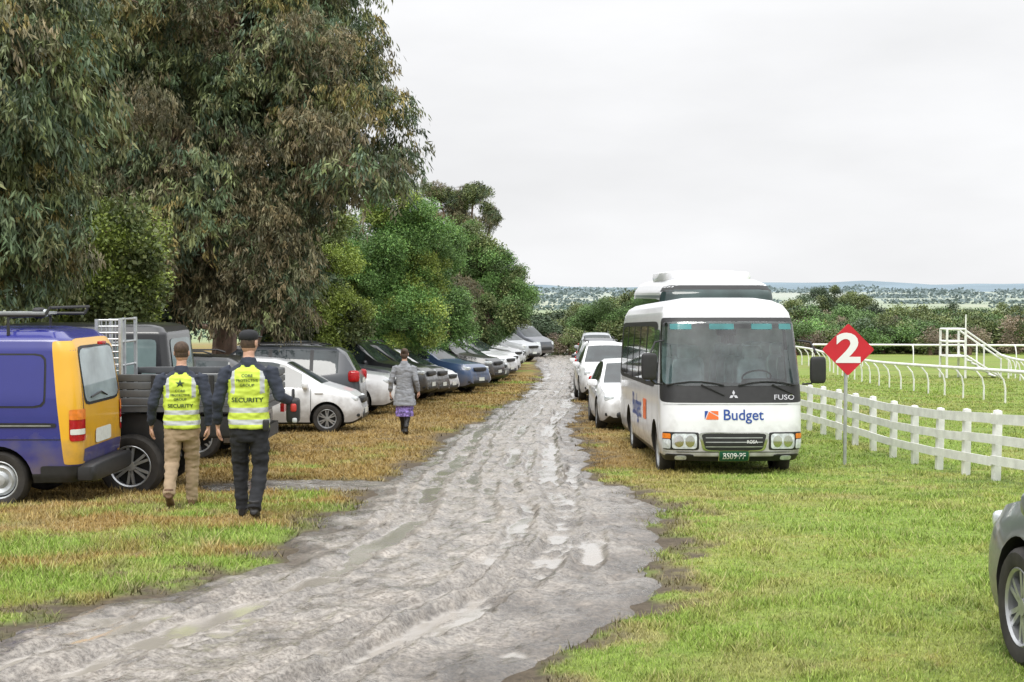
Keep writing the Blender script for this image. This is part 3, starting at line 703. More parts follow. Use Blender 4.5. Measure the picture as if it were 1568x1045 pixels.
def rut(c,w,d,sd,amp,thr):
    cc=c+(vn(Y*.13,Y*0+1,sd)-.5)*2*amp+(vn(Y*.5,Y*0+1,sd+9)-.5)*.06
    q=(cxx-cc+wob)/w
    st=sstep(thr,thr+.2,fbm(Y*.35,Y*0+sd,sd+30,2)+.1)
    return st*(-d*np.exp(-q**4)+d*.6*np.exp(-((np.abs(q)-1.4)/.4)**2)), st*np.exp(-q**4)
zz=(fbm(X*1.0,Y*.7,40,3)-.5)*.05+(fbm(X*4,Y*3,41,4)-.5)*.07+(fbm(X*13,Y*10,47,3)-.5)*.045
T=0
for i,(c_,w_,d_,am,th) in enumerate(((-.72,.15,.034,.14,.25),(.66,.15,.038,.14,.25),(-.42,.08,.024,.25,.40),(-.12,.09,.028,.25,.38),(.20,.10,.03,.25,.38),(.42,.07,.022,.2,.42),(-1.05,.10,.026,.2,.40),(1.02,.11,.034,.15,.35),(.85,.07,.022,.15,.4))):
    a,b_=rut(c_,w_,d_,i*7+1,am,th);zz=zz+a;T=T+b_
tread=np.sin((Y+ np.abs(((cxx*5)%1)-.5)*.3)*2*np.pi/.11)*.008*np.clip(T,0,1)*(vn(Y*.3,cxx*1.5,51)>.4)
zz+=tread
lvl=-.036+(fbm(X*1.5,Y*.6,60,3)-.5)*.085-.012*sstep(14,7,Y)+.010*np.clip(T,0,1)
wet=sstep(.006,-.003,zz-lvl)
zz=np.maximum(zz,lvl+(zz-lvl)*.05)
din=np.minimum(X-L_,R_-X)-.3
zz=zz*sstep(-.1,.25,din)
rag=(fbm(X*2.5,Y*2.0,64,4)-.5)
ed=sstep(.45,.0,din+rag*.8)
rightmud=sstep(.35,.85,U+(fbm(X*2,Y*1.2,63)-.5)*.7-.20)*sstep(20,12,Y)
dark=np.clip(np.maximum(ed*.85,rightmud*.85)+.9*(fbm(X*3.2,Y*1.6,66)-.55)+.25*sstep(.01,-.03,zz),0,1)
Zr=gz(X,Y)+zz+.016+rag*.12*sstep(.35,-.1,din)-.10*sstep(.05,-.3,din)
wet=wet*sstep(-.05,.2,din)
nx=len(us);ny=len(ys);I=np.arange(nx*ny).reshape(ny,nx);F=np.stack([I[:-1,:-1],I[:-1,1:],I[1:,1:],I[1:,:-1]],-1).reshape(-1,4)
finish('dirt_road',np_mesh('dirt_road',np.stack([X,Y,Zr],1),F,rm,np.stack([wet,dark,wet*0],1),True))
xs=np.linspace(-5.2,-1.3,150);ys=np.linspace(15.8,20.8,150);X,Y=np.meshgrid(xs,ys);X=X.ravel();Y=Y.ravel()
s_=side_mud(X,Y);zz=(fbm(X*4,Y*4,41,4)-.5)*.06+(fbm(X*14,Y*14,42,3)-.5)*.02;lv=-.004
wet=sstep(.006,-.004,zz-lv)*sstep(.4,.6,s_);zz=np.maximum(zz,lv)
Zp=gz(X,Y)-.02+zz*.8+.06*sstep(.25,.6,s_)-.08*sstep(.4,.15,s_)-.03
nx=150;I=np.arange(nx*nx).reshape(nx,nx);F=np.stack([I[:-1,:-1],I[:-1,1:],I[1:,1:],I[1:,:-1]],-1).reshape(-1,4)
finish('muddy_puddle',np_mesh('muddy_puddle',np.stack([X,Y,Zp],1),F,rm,np.stack([wet,np.full_like(wet,.7),wet*0],1),True))
# ---------------------------------------------------------------- grass blades
grassm=mat('grass_blades',(.2,.3,.05),.6,spec=.3,attr='Col')
NB=760000
yy=6.4*(60/6.4)**(rng.random(NB)**1.35);xx=(rng.random(NB)*2-1)*(yy*.40+.8)
ri=road_in(xx,yy)
c,m=gcol(xx,yy)
tuft=fbm(xx*2.6,yy*2.6,77,3)
keep=(rng.random(NB)>m*1.03)&(ri<.10+.8*(tuft-.5))&~((xx<-8.5))&(side_mud(xx,yy)<.42)
keep&=rng.random(NB)<.55+.8*tuft
xx=xx[keep];yy=yy[keep];c=c[keep];tuft=tuft[keep];n=len(xx)
hgt=(.016+.034*rng.random(n)**1.6)*(0.65+.7*sstep(.4,.75,tuft)+.9*(rng.random(n)<.02))+.0003*yy
lf=(xx<roadL(yy));hgt=hgt*np.where(lf,1.3,1)
wd=.0019+.00046*yy;an=rng.random(n)*np.pi*2;bend=rng.normal(0,.6,(n,2))*hgt[:,None]
z=gz(xx,yy)+(fbm(xx*1.5,yy*1.5,30,3)-.5)*.05-.004
V=np.zeros((n,3,3));ca=np.cos(an)*wd;sa=np.sin(an)*wd
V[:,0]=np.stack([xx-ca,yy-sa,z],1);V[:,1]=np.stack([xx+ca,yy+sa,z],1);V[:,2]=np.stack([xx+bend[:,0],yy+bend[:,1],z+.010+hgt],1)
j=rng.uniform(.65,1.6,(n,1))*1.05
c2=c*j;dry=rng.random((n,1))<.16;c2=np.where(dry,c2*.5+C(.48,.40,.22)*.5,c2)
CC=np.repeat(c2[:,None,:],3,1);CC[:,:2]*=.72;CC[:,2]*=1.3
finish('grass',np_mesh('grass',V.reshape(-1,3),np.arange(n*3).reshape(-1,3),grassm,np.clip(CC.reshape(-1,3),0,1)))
# ---------------------------------------------------------------- foliage
def leafquads(P,Dr,Ln,Wd,col):
    n=len(P);Dr=Dr/np.linalg.norm(Dr,axis=1)[:,None]
    r=rng.normal(size=(n,3));s=np.cross(Dr,r);s/=np.linalg.norm(s,axis=1)[:,None]+1e-9
    V=np.zeros((n,4,3));V[:,0]=P;V[:,2]=P+Dr*Ln[:,None];md=P+Dr*Ln[:,None]*.45
    V[:,1]=md+s*Wd[:,None]/2;V[:,3]=md-s*Wd[:,None]/2
    return V.reshape(-1,3),np.arange(n*4).reshape(-1,4),np.repeat(col,4,0)
leafm=mat('leaves',(.06,.09,.03),.5,spec=.35,attr='Col',objrand=.42)
barkm=mat('bark',(.24,.16,.12),.85,noise=.45,nscale=4,bump=.6,bscale=9)
def clump_euc(cols,n=46,m=22,R=.75,lf=.17):
    P=[];Dd=[];Cc=[]
    for i in range(n):
        d=rng.normal(size=3);d/=np.linalg.norm(d);o=d*R*rng.random()**.45;o[2]*=.8
        ax=np.array([d[0]*.5,d[1]*.5,-.55])+rng.normal(size=3)*.25;ln=rng.uniform(.25,.6)
        base=cols[rng.integers(len(cols))]*rng.uniform(.75,1.25)
        t=rng.random(m)
        p=o+ax*(t*ln)[:,None]+rng.normal(size=(m,3))*.05
        dr=np.array([0,0,-1.])+rng.normal(size=(m,3))*.5+ax*.3
        P.append(p);Dd.append(dr);Cc.append(base*rng.uniform(.7,1.35,(m,1)))
    P=np.vstack(P);Dd=np.vstack(Dd);Cc=np.vstack(Cc);k=len(P)
    V,F,cc=leafquads(P,Dd,lf*rng.uniform(.6,1.2,k),lf*.21*rng.uniform(.7,1.3,k),Cc)
    return np_mesh('euc_clump',V,F,leafm,np.clip(cc,0,1))
def clump_broad(cols,n=1100,R=.7,lf=.11):
    d=rng.normal(size=(n,3));d/=np.linalg.norm(d,axis=1)[:,None];rr=R*(rng.random(n)**.4)
    bumps=1+.35*np.sin(d[:,0]*7+d[:,2]*5)*np.cos(d[:,1]*6)
    P=d*(rr*bumps)[:,None];P[:,2]*=.8
    Dd=d*.6+rng.normal(size=(n,3))*.7
    cc=np.array(cols)[rng.integers(len(cols),size=n)]*rng.uniform(.7,1.35,(n,1))
    V,F,cc=leafquads(P,Dd,lf*rng.uniform(.6,1.3,n),lf*.55*rng.uniform(.7,1.3,n),cc)
    return np_mesh('leaf_clump',V,F,leafm,np.clip(cc,0,1))
def CB(k,*a): return np.array(a,float)*k
K=1.32
EG=[CB(K,.08,.105,.052),CB(K,.062,.092,.056),CB(K,.105,.125,.05),CB(K,.055,.082,.04),CB(K,.125,.13,.06)]
EB=[CB(K,.13,.115,.065),CB(K,.105,.10,.055),CB(K,.16,.13,.072),CB(K,.09,.09,.05)]
EY=[CB(K,.15,.16,.055),CB(K,.20,.165,.06),CB(K,.115,.13,.05)]
K=1.5
BG=[CB(K,.10,.185,.055),CB(K,.08,.15,.045),CB(K,.135,.225,.06)]
BL=[CB(K,.17,.22,.045),CB(K,.21,.26,.055),CB(K,.13,.17,.04)]
BD=[CB(K,.075,.125,.04),CB(K,.09,.15,.05),CB(K,.06,.10,.035)]
K=1.3
OL=[CB(K,.105,.135,.05),CB(K,.135,.155,.06),CB(K,.08,.105,.04)]
PN=[CB(1.2,.05,.08,.042),CB(1.2,.065,.09,.05)]
BR=[CB(1.4,.18,.14,.10),CB(1.4,.15,.12,.09)]
TYPES={'eg':[clump_euc(EG) for _ in range(3)],'eb':[clump_euc(EB) for _ in range(2)],'ey':[clump_euc(EY)],
 'bg':[clump_broad(BG) for _ in range(2)],'bl':[clump_broad(BL) for _ in range(2)],'bd':[clump_broad(BD) for _ in range(2)],
 'ol':[clump_broad(OL,600,.7,.17) for _ in range(2)],'pn':[clump_broad(PN,600,.7,.17)],'br':[clump_broad(BR,450,.7,.12)]}
def tree(name,base,lobes,kinds,dens=1.6,cs=1.0,limb=True,tr=.22,weights=None,core=.55,flat=1):
    x0,y0=base;z0=gzf(x0,y0)-.1
    mb=MB();top=max(l[2] for l in lobes)
    hub=(x0+random.uniform(-.3,.3),y0,z0+(top-z0)*.35)
    mb.tube([(x0,y0,z0),(x0+.05,y0,z0+.4),hub],[tr*1.3,tr,tr*.8],barkm,9)
    inst=[]
    for l in lobes:
        cx,cy,cz,rx,ry,rz=l
        c=Vector((cx,cy,cz-rz*.2))
        mid=Vector(hub).lerp(c,.5)+Vector((random.uniform(-.3,.3),random.uniform(-.3,.3),random.uniform(-.1,.3)))
        mb.tube([hub,mid,c],[tr*.55,tr*.4,tr*.25],barkm,7)
        rm_=(rx*ry*rz)**(1/3);n=max(4,int(dens*4*rm_**2/(.62*cs)**2*.9))
        for i in range(n):
            d=Vector((random.gauss(0,1),random.gauss(0,1),random.gauss(0,1))).normalized()
            k=(core+(1-core)*random.random()**.6)*(0.86+.45*mnoise.noise(d*2.4+Vector((cx,cy,cz))))
            p=Vector((cx+d.x*rx*k,cy+d.y*ry*k,cz+d.z*rz*k))
            inst.append(p)
            if limb and i%3==0:
                q=c.lerp(p,.5)+Vector((random.uniform(-.2,.2),0,random.uniform(-.25,.1)))
                mb.tube([c,q,p+(p-c)*.12],[tr*.2,tr*.11,.015],barkm,5)
    root=mb.obj(name)
    for p in inst:
        ms=TYPES[random.choices(kinds,weights)[0]]
        o=D.objects.new('foliage',random.choice(ms));COLL.objects.link(o);o.parent=root
        s=cs*random.uniform(.6,1.2);o.location=p;o.scale=(s,s,s*flat*random.uniform(.85,1.15));o.rotation_euler=(random.uniform(-.2,.2),random.uniform(-.2,.2),random.uniform(0,6.28))
    return root
tree('eucalyptus_tree',(-9,23),[(-8.7,23,4.0,2.1,2,1.9),(-8.8,23,6.4,2.4,2.2,2.0),(-8.2,22.5,5.2,1.7,1.7,2.4),(-8.7,22.5,2.9,1.7,1.5,1.1)],['eg','ey','eb'],1.5,.92,weights=[6,3,1],core=.5)
tree('eucalyptus_tree',(-7,34),[(-6.6,33,8.4,2.9,3,2.3),(-4.9,33,6.9,2.4,2.3,1.9),(-4.4,32.5,5.2,2.2,2.1,1.3),(-8,33,5.6,2.6,2.6,2.6),(-7,32,3.3,2.2,2,1.4),(-9.8,34,8.3,3,3,3),(-5.1,34,9.4,2.0,2,1.1)],['eg','eb','ey'],1.15,1.0,weights=[6,3,1],tr=.32,core=.5)
tree('eucalyptus_tree',(-6,32),[(-5.8,32,2.6,1.2,1.2,1.4),(-5.5,32,3.8,1.0,1.1,.9)],['eb','eg'],1.3,.85,weights=[4,2],tr=.18)
tree('eucalyptus_tree',(-12,39),[(-11,39,4,4.5,2,4),(-7.2,40,3,2.6,1.5,2.4),(-11,40,9,4,2,3)],['pn','eg'],1.0,1.5,limb=False,weights=[3,1])
tree('wattle_tree',(-7.3,26),[(-7.3,26,2.5,1.1,1,1.3),(-8.1,26.5,1.5,1.3,1,1.2)],['bl','ol'],1.5,.65,tr=.1)
tree('wattle_tree',(-5.2,40),[(-5.2,40,3.0,.95,.9,1.5),(-5.0,39.5,1.2,1.1,.9,1.1),(-5.9,39.5,1.0,1.2,.9,1.2)],['bl','ol'],1.5,.62,tr=.12)
tree('leafy_green_tree',(-3.8,45.5),[(-3.7,45.5,4.7,1.2,1.2,1.15),(-4.3,45,2.7,1.4,1.3,1.2),(-2.8,45.5,3.1,.95,1,1.5),(-3.4,45,1.2,1.4,1.1,1.1)],['bg','bl'],1.6,.62,tr=.16,weights=[3,1])
tree('leafy_green_tree',(-3.2,51),[(-2.9,51,3.4,1.1,1.1,1.5),(-2.5,51,1.3,1.2,1,1.3)],['bd','bg'],1.5,.68,tr=.15)
tree('leafy_green_tree',(-1.2,65),[(-2.0,65,3.9,1.2,1.3,1.5),(-.9,65,3.0,1.1,1.2,1.3),(.0,65,2.2,.95,1.1,1.1),(-1.0,64,1.0,1.9,1.2,1.3)],['bd','ol','bg'],1.5,.68,tr=.16)
tree('shrub',(-2.3,58),[(-2.3,58,1.7,.6,.6,1.4)],['eb'],1.5,.7,tr=.08)
tree('eucalyptus_tree',(-3,82),[(-4.3,82,7.9,1.0,1,.55),(-3.1,82,7.2,.8,.9,.5),(-2.2,82,7.7,1.1,1.2,.6),(-1.2,82,6.4,.55,.8,1.0),(-2.9,82,6.2,1.0,1,.6),(-4.6,82,6.6,.7,.8,.6)],['eb','ol','eg'],1.1,.6,tr=.2,core=.3)
tree('tree_row',(-9,60),[(-8,56,2,3,3,3.2),(-6.5,66,2,3,3,3),(-5,76,1.6,3,3,2.5),(-2,88,.6,2.2,2,1.9),(-14,30,3,3,3,3.5)],['bd','ol'],1.0,1.3,limb=False)
def mass(name,items,kinds,weights=None):
    root=D.objects.new(name,None);COLL.objects.link(root)
    mbt=MB()
    for (x,y,rx,rz,zc,n,cs) in items:
        zg=gzf(x,y)
        mbt.tube([(x,y,zg-.2),(x,y,zg+zc)],[.18,.1],barkm,6)
        kd=random.choices(kinds,weights)[0]
        for i in range(n):
            d=Vector((random.gauss(0,1),random.gauss(0,1),random.gauss(0,1))).normalized()*random.random()**.4
            o=D.objects.new('foliage',random.choice(TYPES[kd if random.random()<.8 else random.choice(kinds)]));COLL.objects.link(o);o.parent=root
            o.location=(x+d.x*rx,y+d.y*rx,zg+zc+d.z*rz);s=cs*random.uniform(.6,1.25);o.scale=(s,s,s*.8);o.rotation_euler=(0,0,random.uniform(0,6.28))
    t=mbt.obj('trunks');t.parent=root
    return root
def trees_at(L_):
    it=[]
    for x,y,ztop,rx,n,cs in L_:
        h=gzf(x,y);H=ztop-h;it.append((x,y,rx,H*.46,H*.52,n,cs))
    return it
LS=[]
for i in range(66):
    y=random.uniform(108,150);x=(.007+.37*(i+random.random())/66)*y
    LS.append((x,y,2-random.uniform(.010,.022)*y,random.uniform(1.8,3.0),18,1.3))
for i in range(56):
    y=random.uniform(88,108);x=(.175+.21*(i+random.random())/56)*y
    LS.append((x,y,2-random.uniform(.014,.027)*y,random.uniform(1.1,2.0),15,1.05))
mass('scrub_tree_line',trees_at(LS),['ol','bd','pn','bg','br'],[5,5,3,1,.6])
mass('bushy_trees',trees_at([(6.2,112,1.4,1.6,34,1.1),(7.4,110,1.8,1.9,34,1.1),(9.2,114,2.3,2.2,34,1.1),(10.6,116,2.1,2,34,1.1),(24.5,180,3.9,2.3,34,1.2),(5.8,120,.9,1.6,30,1.1),(23.3,125,2.0,2.2,34,1.1),(25.7,130,1.6,2.4,34,1.1)]),['ol','bd'],[3,2])
mass('pine_trees',trees_at([(32.4,150,3.0,3,34,1.2),(34.5,150,3.1,3.1,34,1.2),(36.3,152,2.2,2.2,30,1.2),(43.1,140,1.0,1.3,24,1.1),(45.4,130,1.1,2.2,30,1.2),(45,125,.9,2.4,30,1.2),(42,128,.1,2.4,30,1.2),(33.8,130,.6,2.6,30,1.2),(39.6,140,.2,2.6,30,1.2)]),['pn','ol'],[3,2])
mass('dry_shrubs',[(x_,87,1.0,.8,.8,8,.9) for x_ in(17.4,18.5,19.4,25.6,28.0,2.7,3.6)],['br','ol'],[3,1])
hazm=mat('hazed_foliage',(.1,.12,.1),.9,attr='Col',spec=.1)
P=[];Cc=[];S=[]
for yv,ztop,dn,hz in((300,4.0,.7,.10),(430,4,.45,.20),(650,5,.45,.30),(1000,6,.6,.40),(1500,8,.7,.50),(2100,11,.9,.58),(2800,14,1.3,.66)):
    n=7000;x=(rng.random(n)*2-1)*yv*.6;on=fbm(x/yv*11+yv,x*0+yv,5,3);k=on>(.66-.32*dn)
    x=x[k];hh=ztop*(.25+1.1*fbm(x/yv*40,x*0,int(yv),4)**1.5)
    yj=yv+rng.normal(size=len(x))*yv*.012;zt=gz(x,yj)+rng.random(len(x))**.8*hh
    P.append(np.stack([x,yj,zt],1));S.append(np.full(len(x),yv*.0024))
    base_c=C(.06,.09,.055)*(1-hz)+C(.27,.33,.36)*hz;Cc.append(base_c*rng.uniform(.88,1.12,(len(x),1)))  # leaf colour mixed with painted blue-grey haze, row by row
P=np.vstack(P);Cc=np.vstack(Cc);S=np.concatenate(S)
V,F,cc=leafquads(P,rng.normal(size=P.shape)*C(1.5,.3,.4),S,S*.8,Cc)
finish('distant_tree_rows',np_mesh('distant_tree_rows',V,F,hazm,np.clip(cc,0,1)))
hm=mat('hazed_hill',(.20,.26,.30),.95,noise=.10,nscale=.004,spec=.1)  # blue-grey aerial haze is put into the hill colour itself
xs=np.linspace(-2600,2600,260);V=[];
for r,(yy_,k) in enumerate(((3000,0),(3400,.75),(3800,1),(4600,.6))):
    zc=-2+k*(36+34*(fbm(xs*.0016,xs*0+2,70,4)-.5)*2)
    V.append(np.stack([xs,np.full_like(xs,yy_),zc],1))
V=np.vstack(V);I=np.arange(4*260).reshape(4,260);F=np.stack([I[:-1,:-1],I[:-1,1:],I[1:,1:],I[1:,:-1]],-1).reshape(-1,4)
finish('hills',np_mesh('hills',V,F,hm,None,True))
# ---------------------------------------------------------------- fences / rails / sign / steps
mb=MB();y=15.4;FX=lambda y:6.42-(y-18.4)*.036
ysf=[]
while y<60: ysf.append(y);y+=1.12
for y in ysf:
    x=FX(y);z=gzf(x,y)
    M=Matrix.Translation((x,y,z))@Matrix.Rotation(random.uniform(-.025,.025),4,'Y')@Matrix.Rotation(random.uniform(-.03,.03),4,'X')
    mb.sbox((0,0,.46),(.10,.12,.98+random.uniform(-.03,.03)),wpaint,.18,M,nu=8,nv=6)
for a,bb in zip(ysf[:-1],ysf[1:]):
    for hgt_,hh in((.84,.13),(.56,.12),(.28,.12)):
        xa,xb=FX(a),FX(bb);za,zb=gzf(0,a)+hgt_+random.uniform(-.012,.012),gzf(0,bb)+hgt_+random.uniform(-.012,.012)
        o_=-.065
        V=[];
        for (x,y,z) in((xa,a,za),(xb,bb,zb)):
            for dx in(o_-.012,o_+.012):
                for dz in(-hh/2,hh/2): V.append((x+dx,y,z+dz))
        mb.add(V,[(0,1,3,2),(4,6,7,5),(0,4,5,1),(2,3,7,6),(0,2,6,4),(1,5,7,3)],wpaint,False)
mb.obj('white_rail_fence')
def running_rail(name,pts,sp=2.2,side=1,h=1.05):
    pts=[Vector((p[0],p[1],0)) for p in pts];mb=MB()
    out=[];d=0;
    for a,b in zip(pts[:-1],pts[1:]):
        L=(b-a).length;t=d
        while t<L: out.append((a.lerp(b,t/L),(b-a).normalized()));t+=sp
        d=t-L
    top=[]
    for p,t in out:
        n=Vector((-t.y,t.x,0))*side;z=gzf(p.x,p.y)
        rp=p+n*.55;top.append((rp.x,rp.y,z+h))
        mb.tube([(p.x,p.y,z-.05),(p.x,p.y,z+h*.45),(p.x+n.x*.06,p.y+n.y*.06,z+h*.7),(p.x+n.x*.25,p.y+n.y*.25,z+h*.93),(rp.x,rp.y,z+h)],.028,wpaint,6)
    mb.tube(top,.05,wpaint,8)
    mb.obj(name)
def smooth(pts,k=3):
    for _ in range(k):
        q=[pts[0]]
        for a,b in zip(pts[:-1],pts[1:]): q+=[(a[0]*.75+b[0]*.25,a[1]*.75+b[1]*.25),(a[0]*.25+b[0]*.75,a[1]*.25+b[1]*.75)]
        q.append(pts[-1]);pts=q
    return pts
running_rail('running_rail',smooth([(14.6,22),(14.1,38),(13.3,47),(13.6,58),(14.8,68),(14.2,78),(10,86)]),1.5,1,.95)
running_rail('running_rail',smooth([(14.8,70),(19,69),(26,68),(40,66)]),2.4,1)
running_rail('running_rail',smooth([(19,36),(18.5,50),(21,60)]),1.8,1,.95)
# steps tower
mb=MB();sx,sy=17.6,57.5;z=gzf(sx,sy)
for dx in(0,.75):
    for dy in(0,.9): mb.tube([(sx+dx,sy+dy,z-.05),(sx+dx,sy+dy,z+2.0)],.05,wpaint,8)
for hz_ in(.9,1.5,2.0):
    for dy in(0,.9): mb.tube([(sx,sy+dy,z+hz_),(sx+.75,sy+dy,z+hz_)],.04,wpaint,8)
    for dx in(0,.75): mb.tube([(sx+dx,sy,z+hz_),(sx+dx,sy+.9,z+hz_)],.04,wpaint,8)
mb.box((sx+.375,sy+.45,z+.92),(.8,.95,.05),wpaint)
mb.tube([(sx+.75,sy,z+2.0),(sx+.75,sy,z+2.6)],.03,wpaint,6)
for dy in(0,.9):
    mb.tube([(sx+.75,sy+dy,z+.95),(sx+2.2,sy+dy,z+.05)],.045,wpaint,8);mb.tube([(sx+.75,sy+dy,z+1.95),(sx+2.5,sy+dy,z+.75),(sx+2.5,sy+dy,z-.05)],.04,wpaint,8)
    mb.tube([(sx+1.5,sy+dy,z+.5),(sx+1.5,sy+dy,z+1.4)],.035,wpaint,8)
for k in range(6): mb.box((sx+.9+k*.23,sy+.45,z+.85-.15*k),(.24,.86,.03),wpaint)
mb.obj('white_metal_steps')
# sign
mb=MB();sx,sy=5.14,21.9;z=gzf(sx,sy)
mb.tube([(sx,sy,z-.1),(sx+.01,sy,z+2.1)],.028,steel,8)
red=mat('sign_red',(.55,.015,.03),.4,noise=.08,nscale=5)
r=.405;zc=z+1.80;V=[]
cn=[(r,0),(0,r),(-r,0),(0,-r)]
for k in range(4):
    p=Vector(cn[k]);pa=Vector(cn[k-1]);pb=Vector(cn[(k+1)%4])
    V+=[tuple(p.lerp(pa,.05)),tuple(p.lerp((pa+pb)/2,.03)),tuple(p.lerp(pb,.05))]
nn=len(V)
V3=[(sx+.03+a,sy-.047,zc+b_) for a,b_ in V]+[(sx+.03+a,sy-.035,zc+b_) for a,b_ in V]
mb.add(V3,[tuple(range(nn-1,-1,-1)),tuple(range(nn,2*nn))]+[(i,(i+1)%nn,nn+(i+1)%nn,nn+i) for i in range(nn)],red,False)
V,F=text_mesh('2',.62,off=.03)
mb.add([(sx+.03+v[0]*1.25,sy-.053,zc+v[1]) for v in V],F,whitel,False)
for q in(.2,-.2): mb.box((sx+.01,sy-.02,zc+q),(.10,.03,.03),steel)
mb.obj('red_diamond_sign')
mb=MB()
for k in range(3): mb.tube([(3.6+k*.8,98,gzf(0,98)),(3.6+k*.8,98,gzf(0,98)+.9)],.05,barkm,6)
mb.tube([(3.6,98,gzf(0,98)+.8),(5.2,98,gzf(0,98)+.8)],.035,barkm,6)
mb.obj('timber_barrier')
# ---------------------------------------------------------------- people
skin=mat('skin',(.52,.30,.21),.5,noise=.08,nscale=10)
hiviz=mat('hi_vis_fabric',(.58,.72,.08),.7,noise=.12,nscale=10);silv=mat('reflective_tape',(.50,.52,.52),.35,noise=.1,nscale=14)
navy=mat('navy_jacket_fabric',(.022,.028,.045),.8,noise=.3,nscale=8);khaki=mat('khaki_fabric',(.34,.25,.16),.85,noise=.18,nscale=7)
blk=mat('black_fabric',(.014,.015,.018),.85,noise=.3,nscale=8);boot=mat('brown_boot_leather',(.13,.07,.035),.6,noise=.3,nscale=9);bboot=mat('black_boot_leather',(.015,.014,.014),.5)
hairb=mat('brown_hair',(.06,.035,.02),.7,noise=.4,nscale=40);greyc=mat('grey_wool_coat',(.26,.27,.29),.9,noise=.18,nscale=12)
skirtm=mat('purple_print_fabric',(.22,.16,.42),.8,noise=.9,nscale=22)
vtext=mat('vest_lettering',(.02,.05,.02),.6);eyem=mat('eye_white',(.7,.7,.7),.3);lipm=mat('lips',(.45,.16,.13),.5)
def head(mb,c,yaw,hair,cap=False,bun=False,s=1.0):
    M=Matrix.Translation(c)@Matrix.Rotation(yaw,4,'Z')@Matrix.Scale(s,4)
    V=[];F=[];m=[];nu=28;nv=22
    for j in range(nv+1):
        ph=-math.pi/2+math.pi*j/nv;z=math.sin(ph);r=math.cos(ph)
        for i in range(nu):
            th=2*math.pi*i/nu;x=r*math.cos(th);y=r*math.sin(th)
            wz=.076*(1-.18*max(0,-z)**1.3);X=x*wz;Y_=y*.096+( .012*max(0,-z) if y>0 else 0);Zz=z*.118
            V.append((X,Y_,Zz))
    for j in range(nv):
        for i in range(nu):
            a=j*nu+i;b=j*nu+(i+1)%nu;F.append((a,b,b+nu,a+nu))
            q=Vector(V[a]);hr=(q.z>.055) or (q.y<-.005 and q.z>-.05 ) or (abs(q.x)>.05 and q.y<.02 and q.z>.0)
            m.append(hair if hr else skin)
    mb.add(V,F,m,True,M)
    mb.sbox((0,.104,-.012),(.026,.035,.045),skin,.8,M)
    for sg in(-1,1):
        mb.sbox((sg*.077,-.002,-.005),(.018,.036,.058),skin,.8,M);mb.sbox((sg*.03,.088,.012),(.024,.014,.014),eyem,.9,M)
    mb.sbox((0,.097,-.055),(.046,.014,.014),lipm,.8,M)
    if not cap:
        mb.sbox((0,-.012,.042),(.160,.188,.165),hair,.95,M);
    if bun: mb.sbox((0,-.095,.07),(.08,.08,.08),hair,.95,M);mb.sbox((0,-.05,-.03),(.14,.11,.14),hair,.95,M)
    if cap:
        mb.sbox((0,-.004,.062),(.166,.206,.125),blk,.85,M);mb.sbox((0,.118,.052),(.13,.11,.016),blk,.8,M)
def hand(mb,w,d,pal,side,grip=False,m=None):
    m=m or skin
    w=Vector(w);d=Vector(d).normalized();pal=Vector(pal);pal=(pal-d*pal.dot(d)).normalized();s=d.cross(pal).normalized()*side
    P=[(-.03,.026,.024),(.015,.030,.019),(.055,.041,.016),(.09,.039,.013)];VV=[];F=[];n=12
    for t,a,b in P:
        for k in range(n):
            an=2*math.pi*k/n;VV.append(w+d*t+s*a*math.cos(an)+pal*b*math.sin(an))
    for i in range(3):
        for k in range(n):
            a=i*n+k;b=i*n+(k+1)%n;F.append((a,b,b+n,a+n))
    F.append(tuple(range(n)));F.append(tuple(range(3*n,4*n)));mb.add(VV,F,m,True)
    cl=1.0 if grip else .38
    for i,(off,ln) in enumerate(((.030,.072),(.010,.080),(-.010,.075),(-.029,.058))):
        p=w+d*.082+s*off;a=.25*cl;pts=[p-d*.02,p]
        for k,fr in enumerate((.45,.32,.26)):
            a+=cl*.75;p=p+(d*math.cos(a)+pal*math.sin(a))*ln*fr;pts.append(p)
        mb.tube(pts,[.009,.009,.0085,.008,.0065],m,8)
    p=w+d*.025+s*.03;mb.tube([p-s*.015,p+s*.018+d*.022+pal*.012,p+s*.026+d*.05+pal*.022,p+s*.02+d*.073+pal*.03],[.013,.012,.0105,.008],m,8)
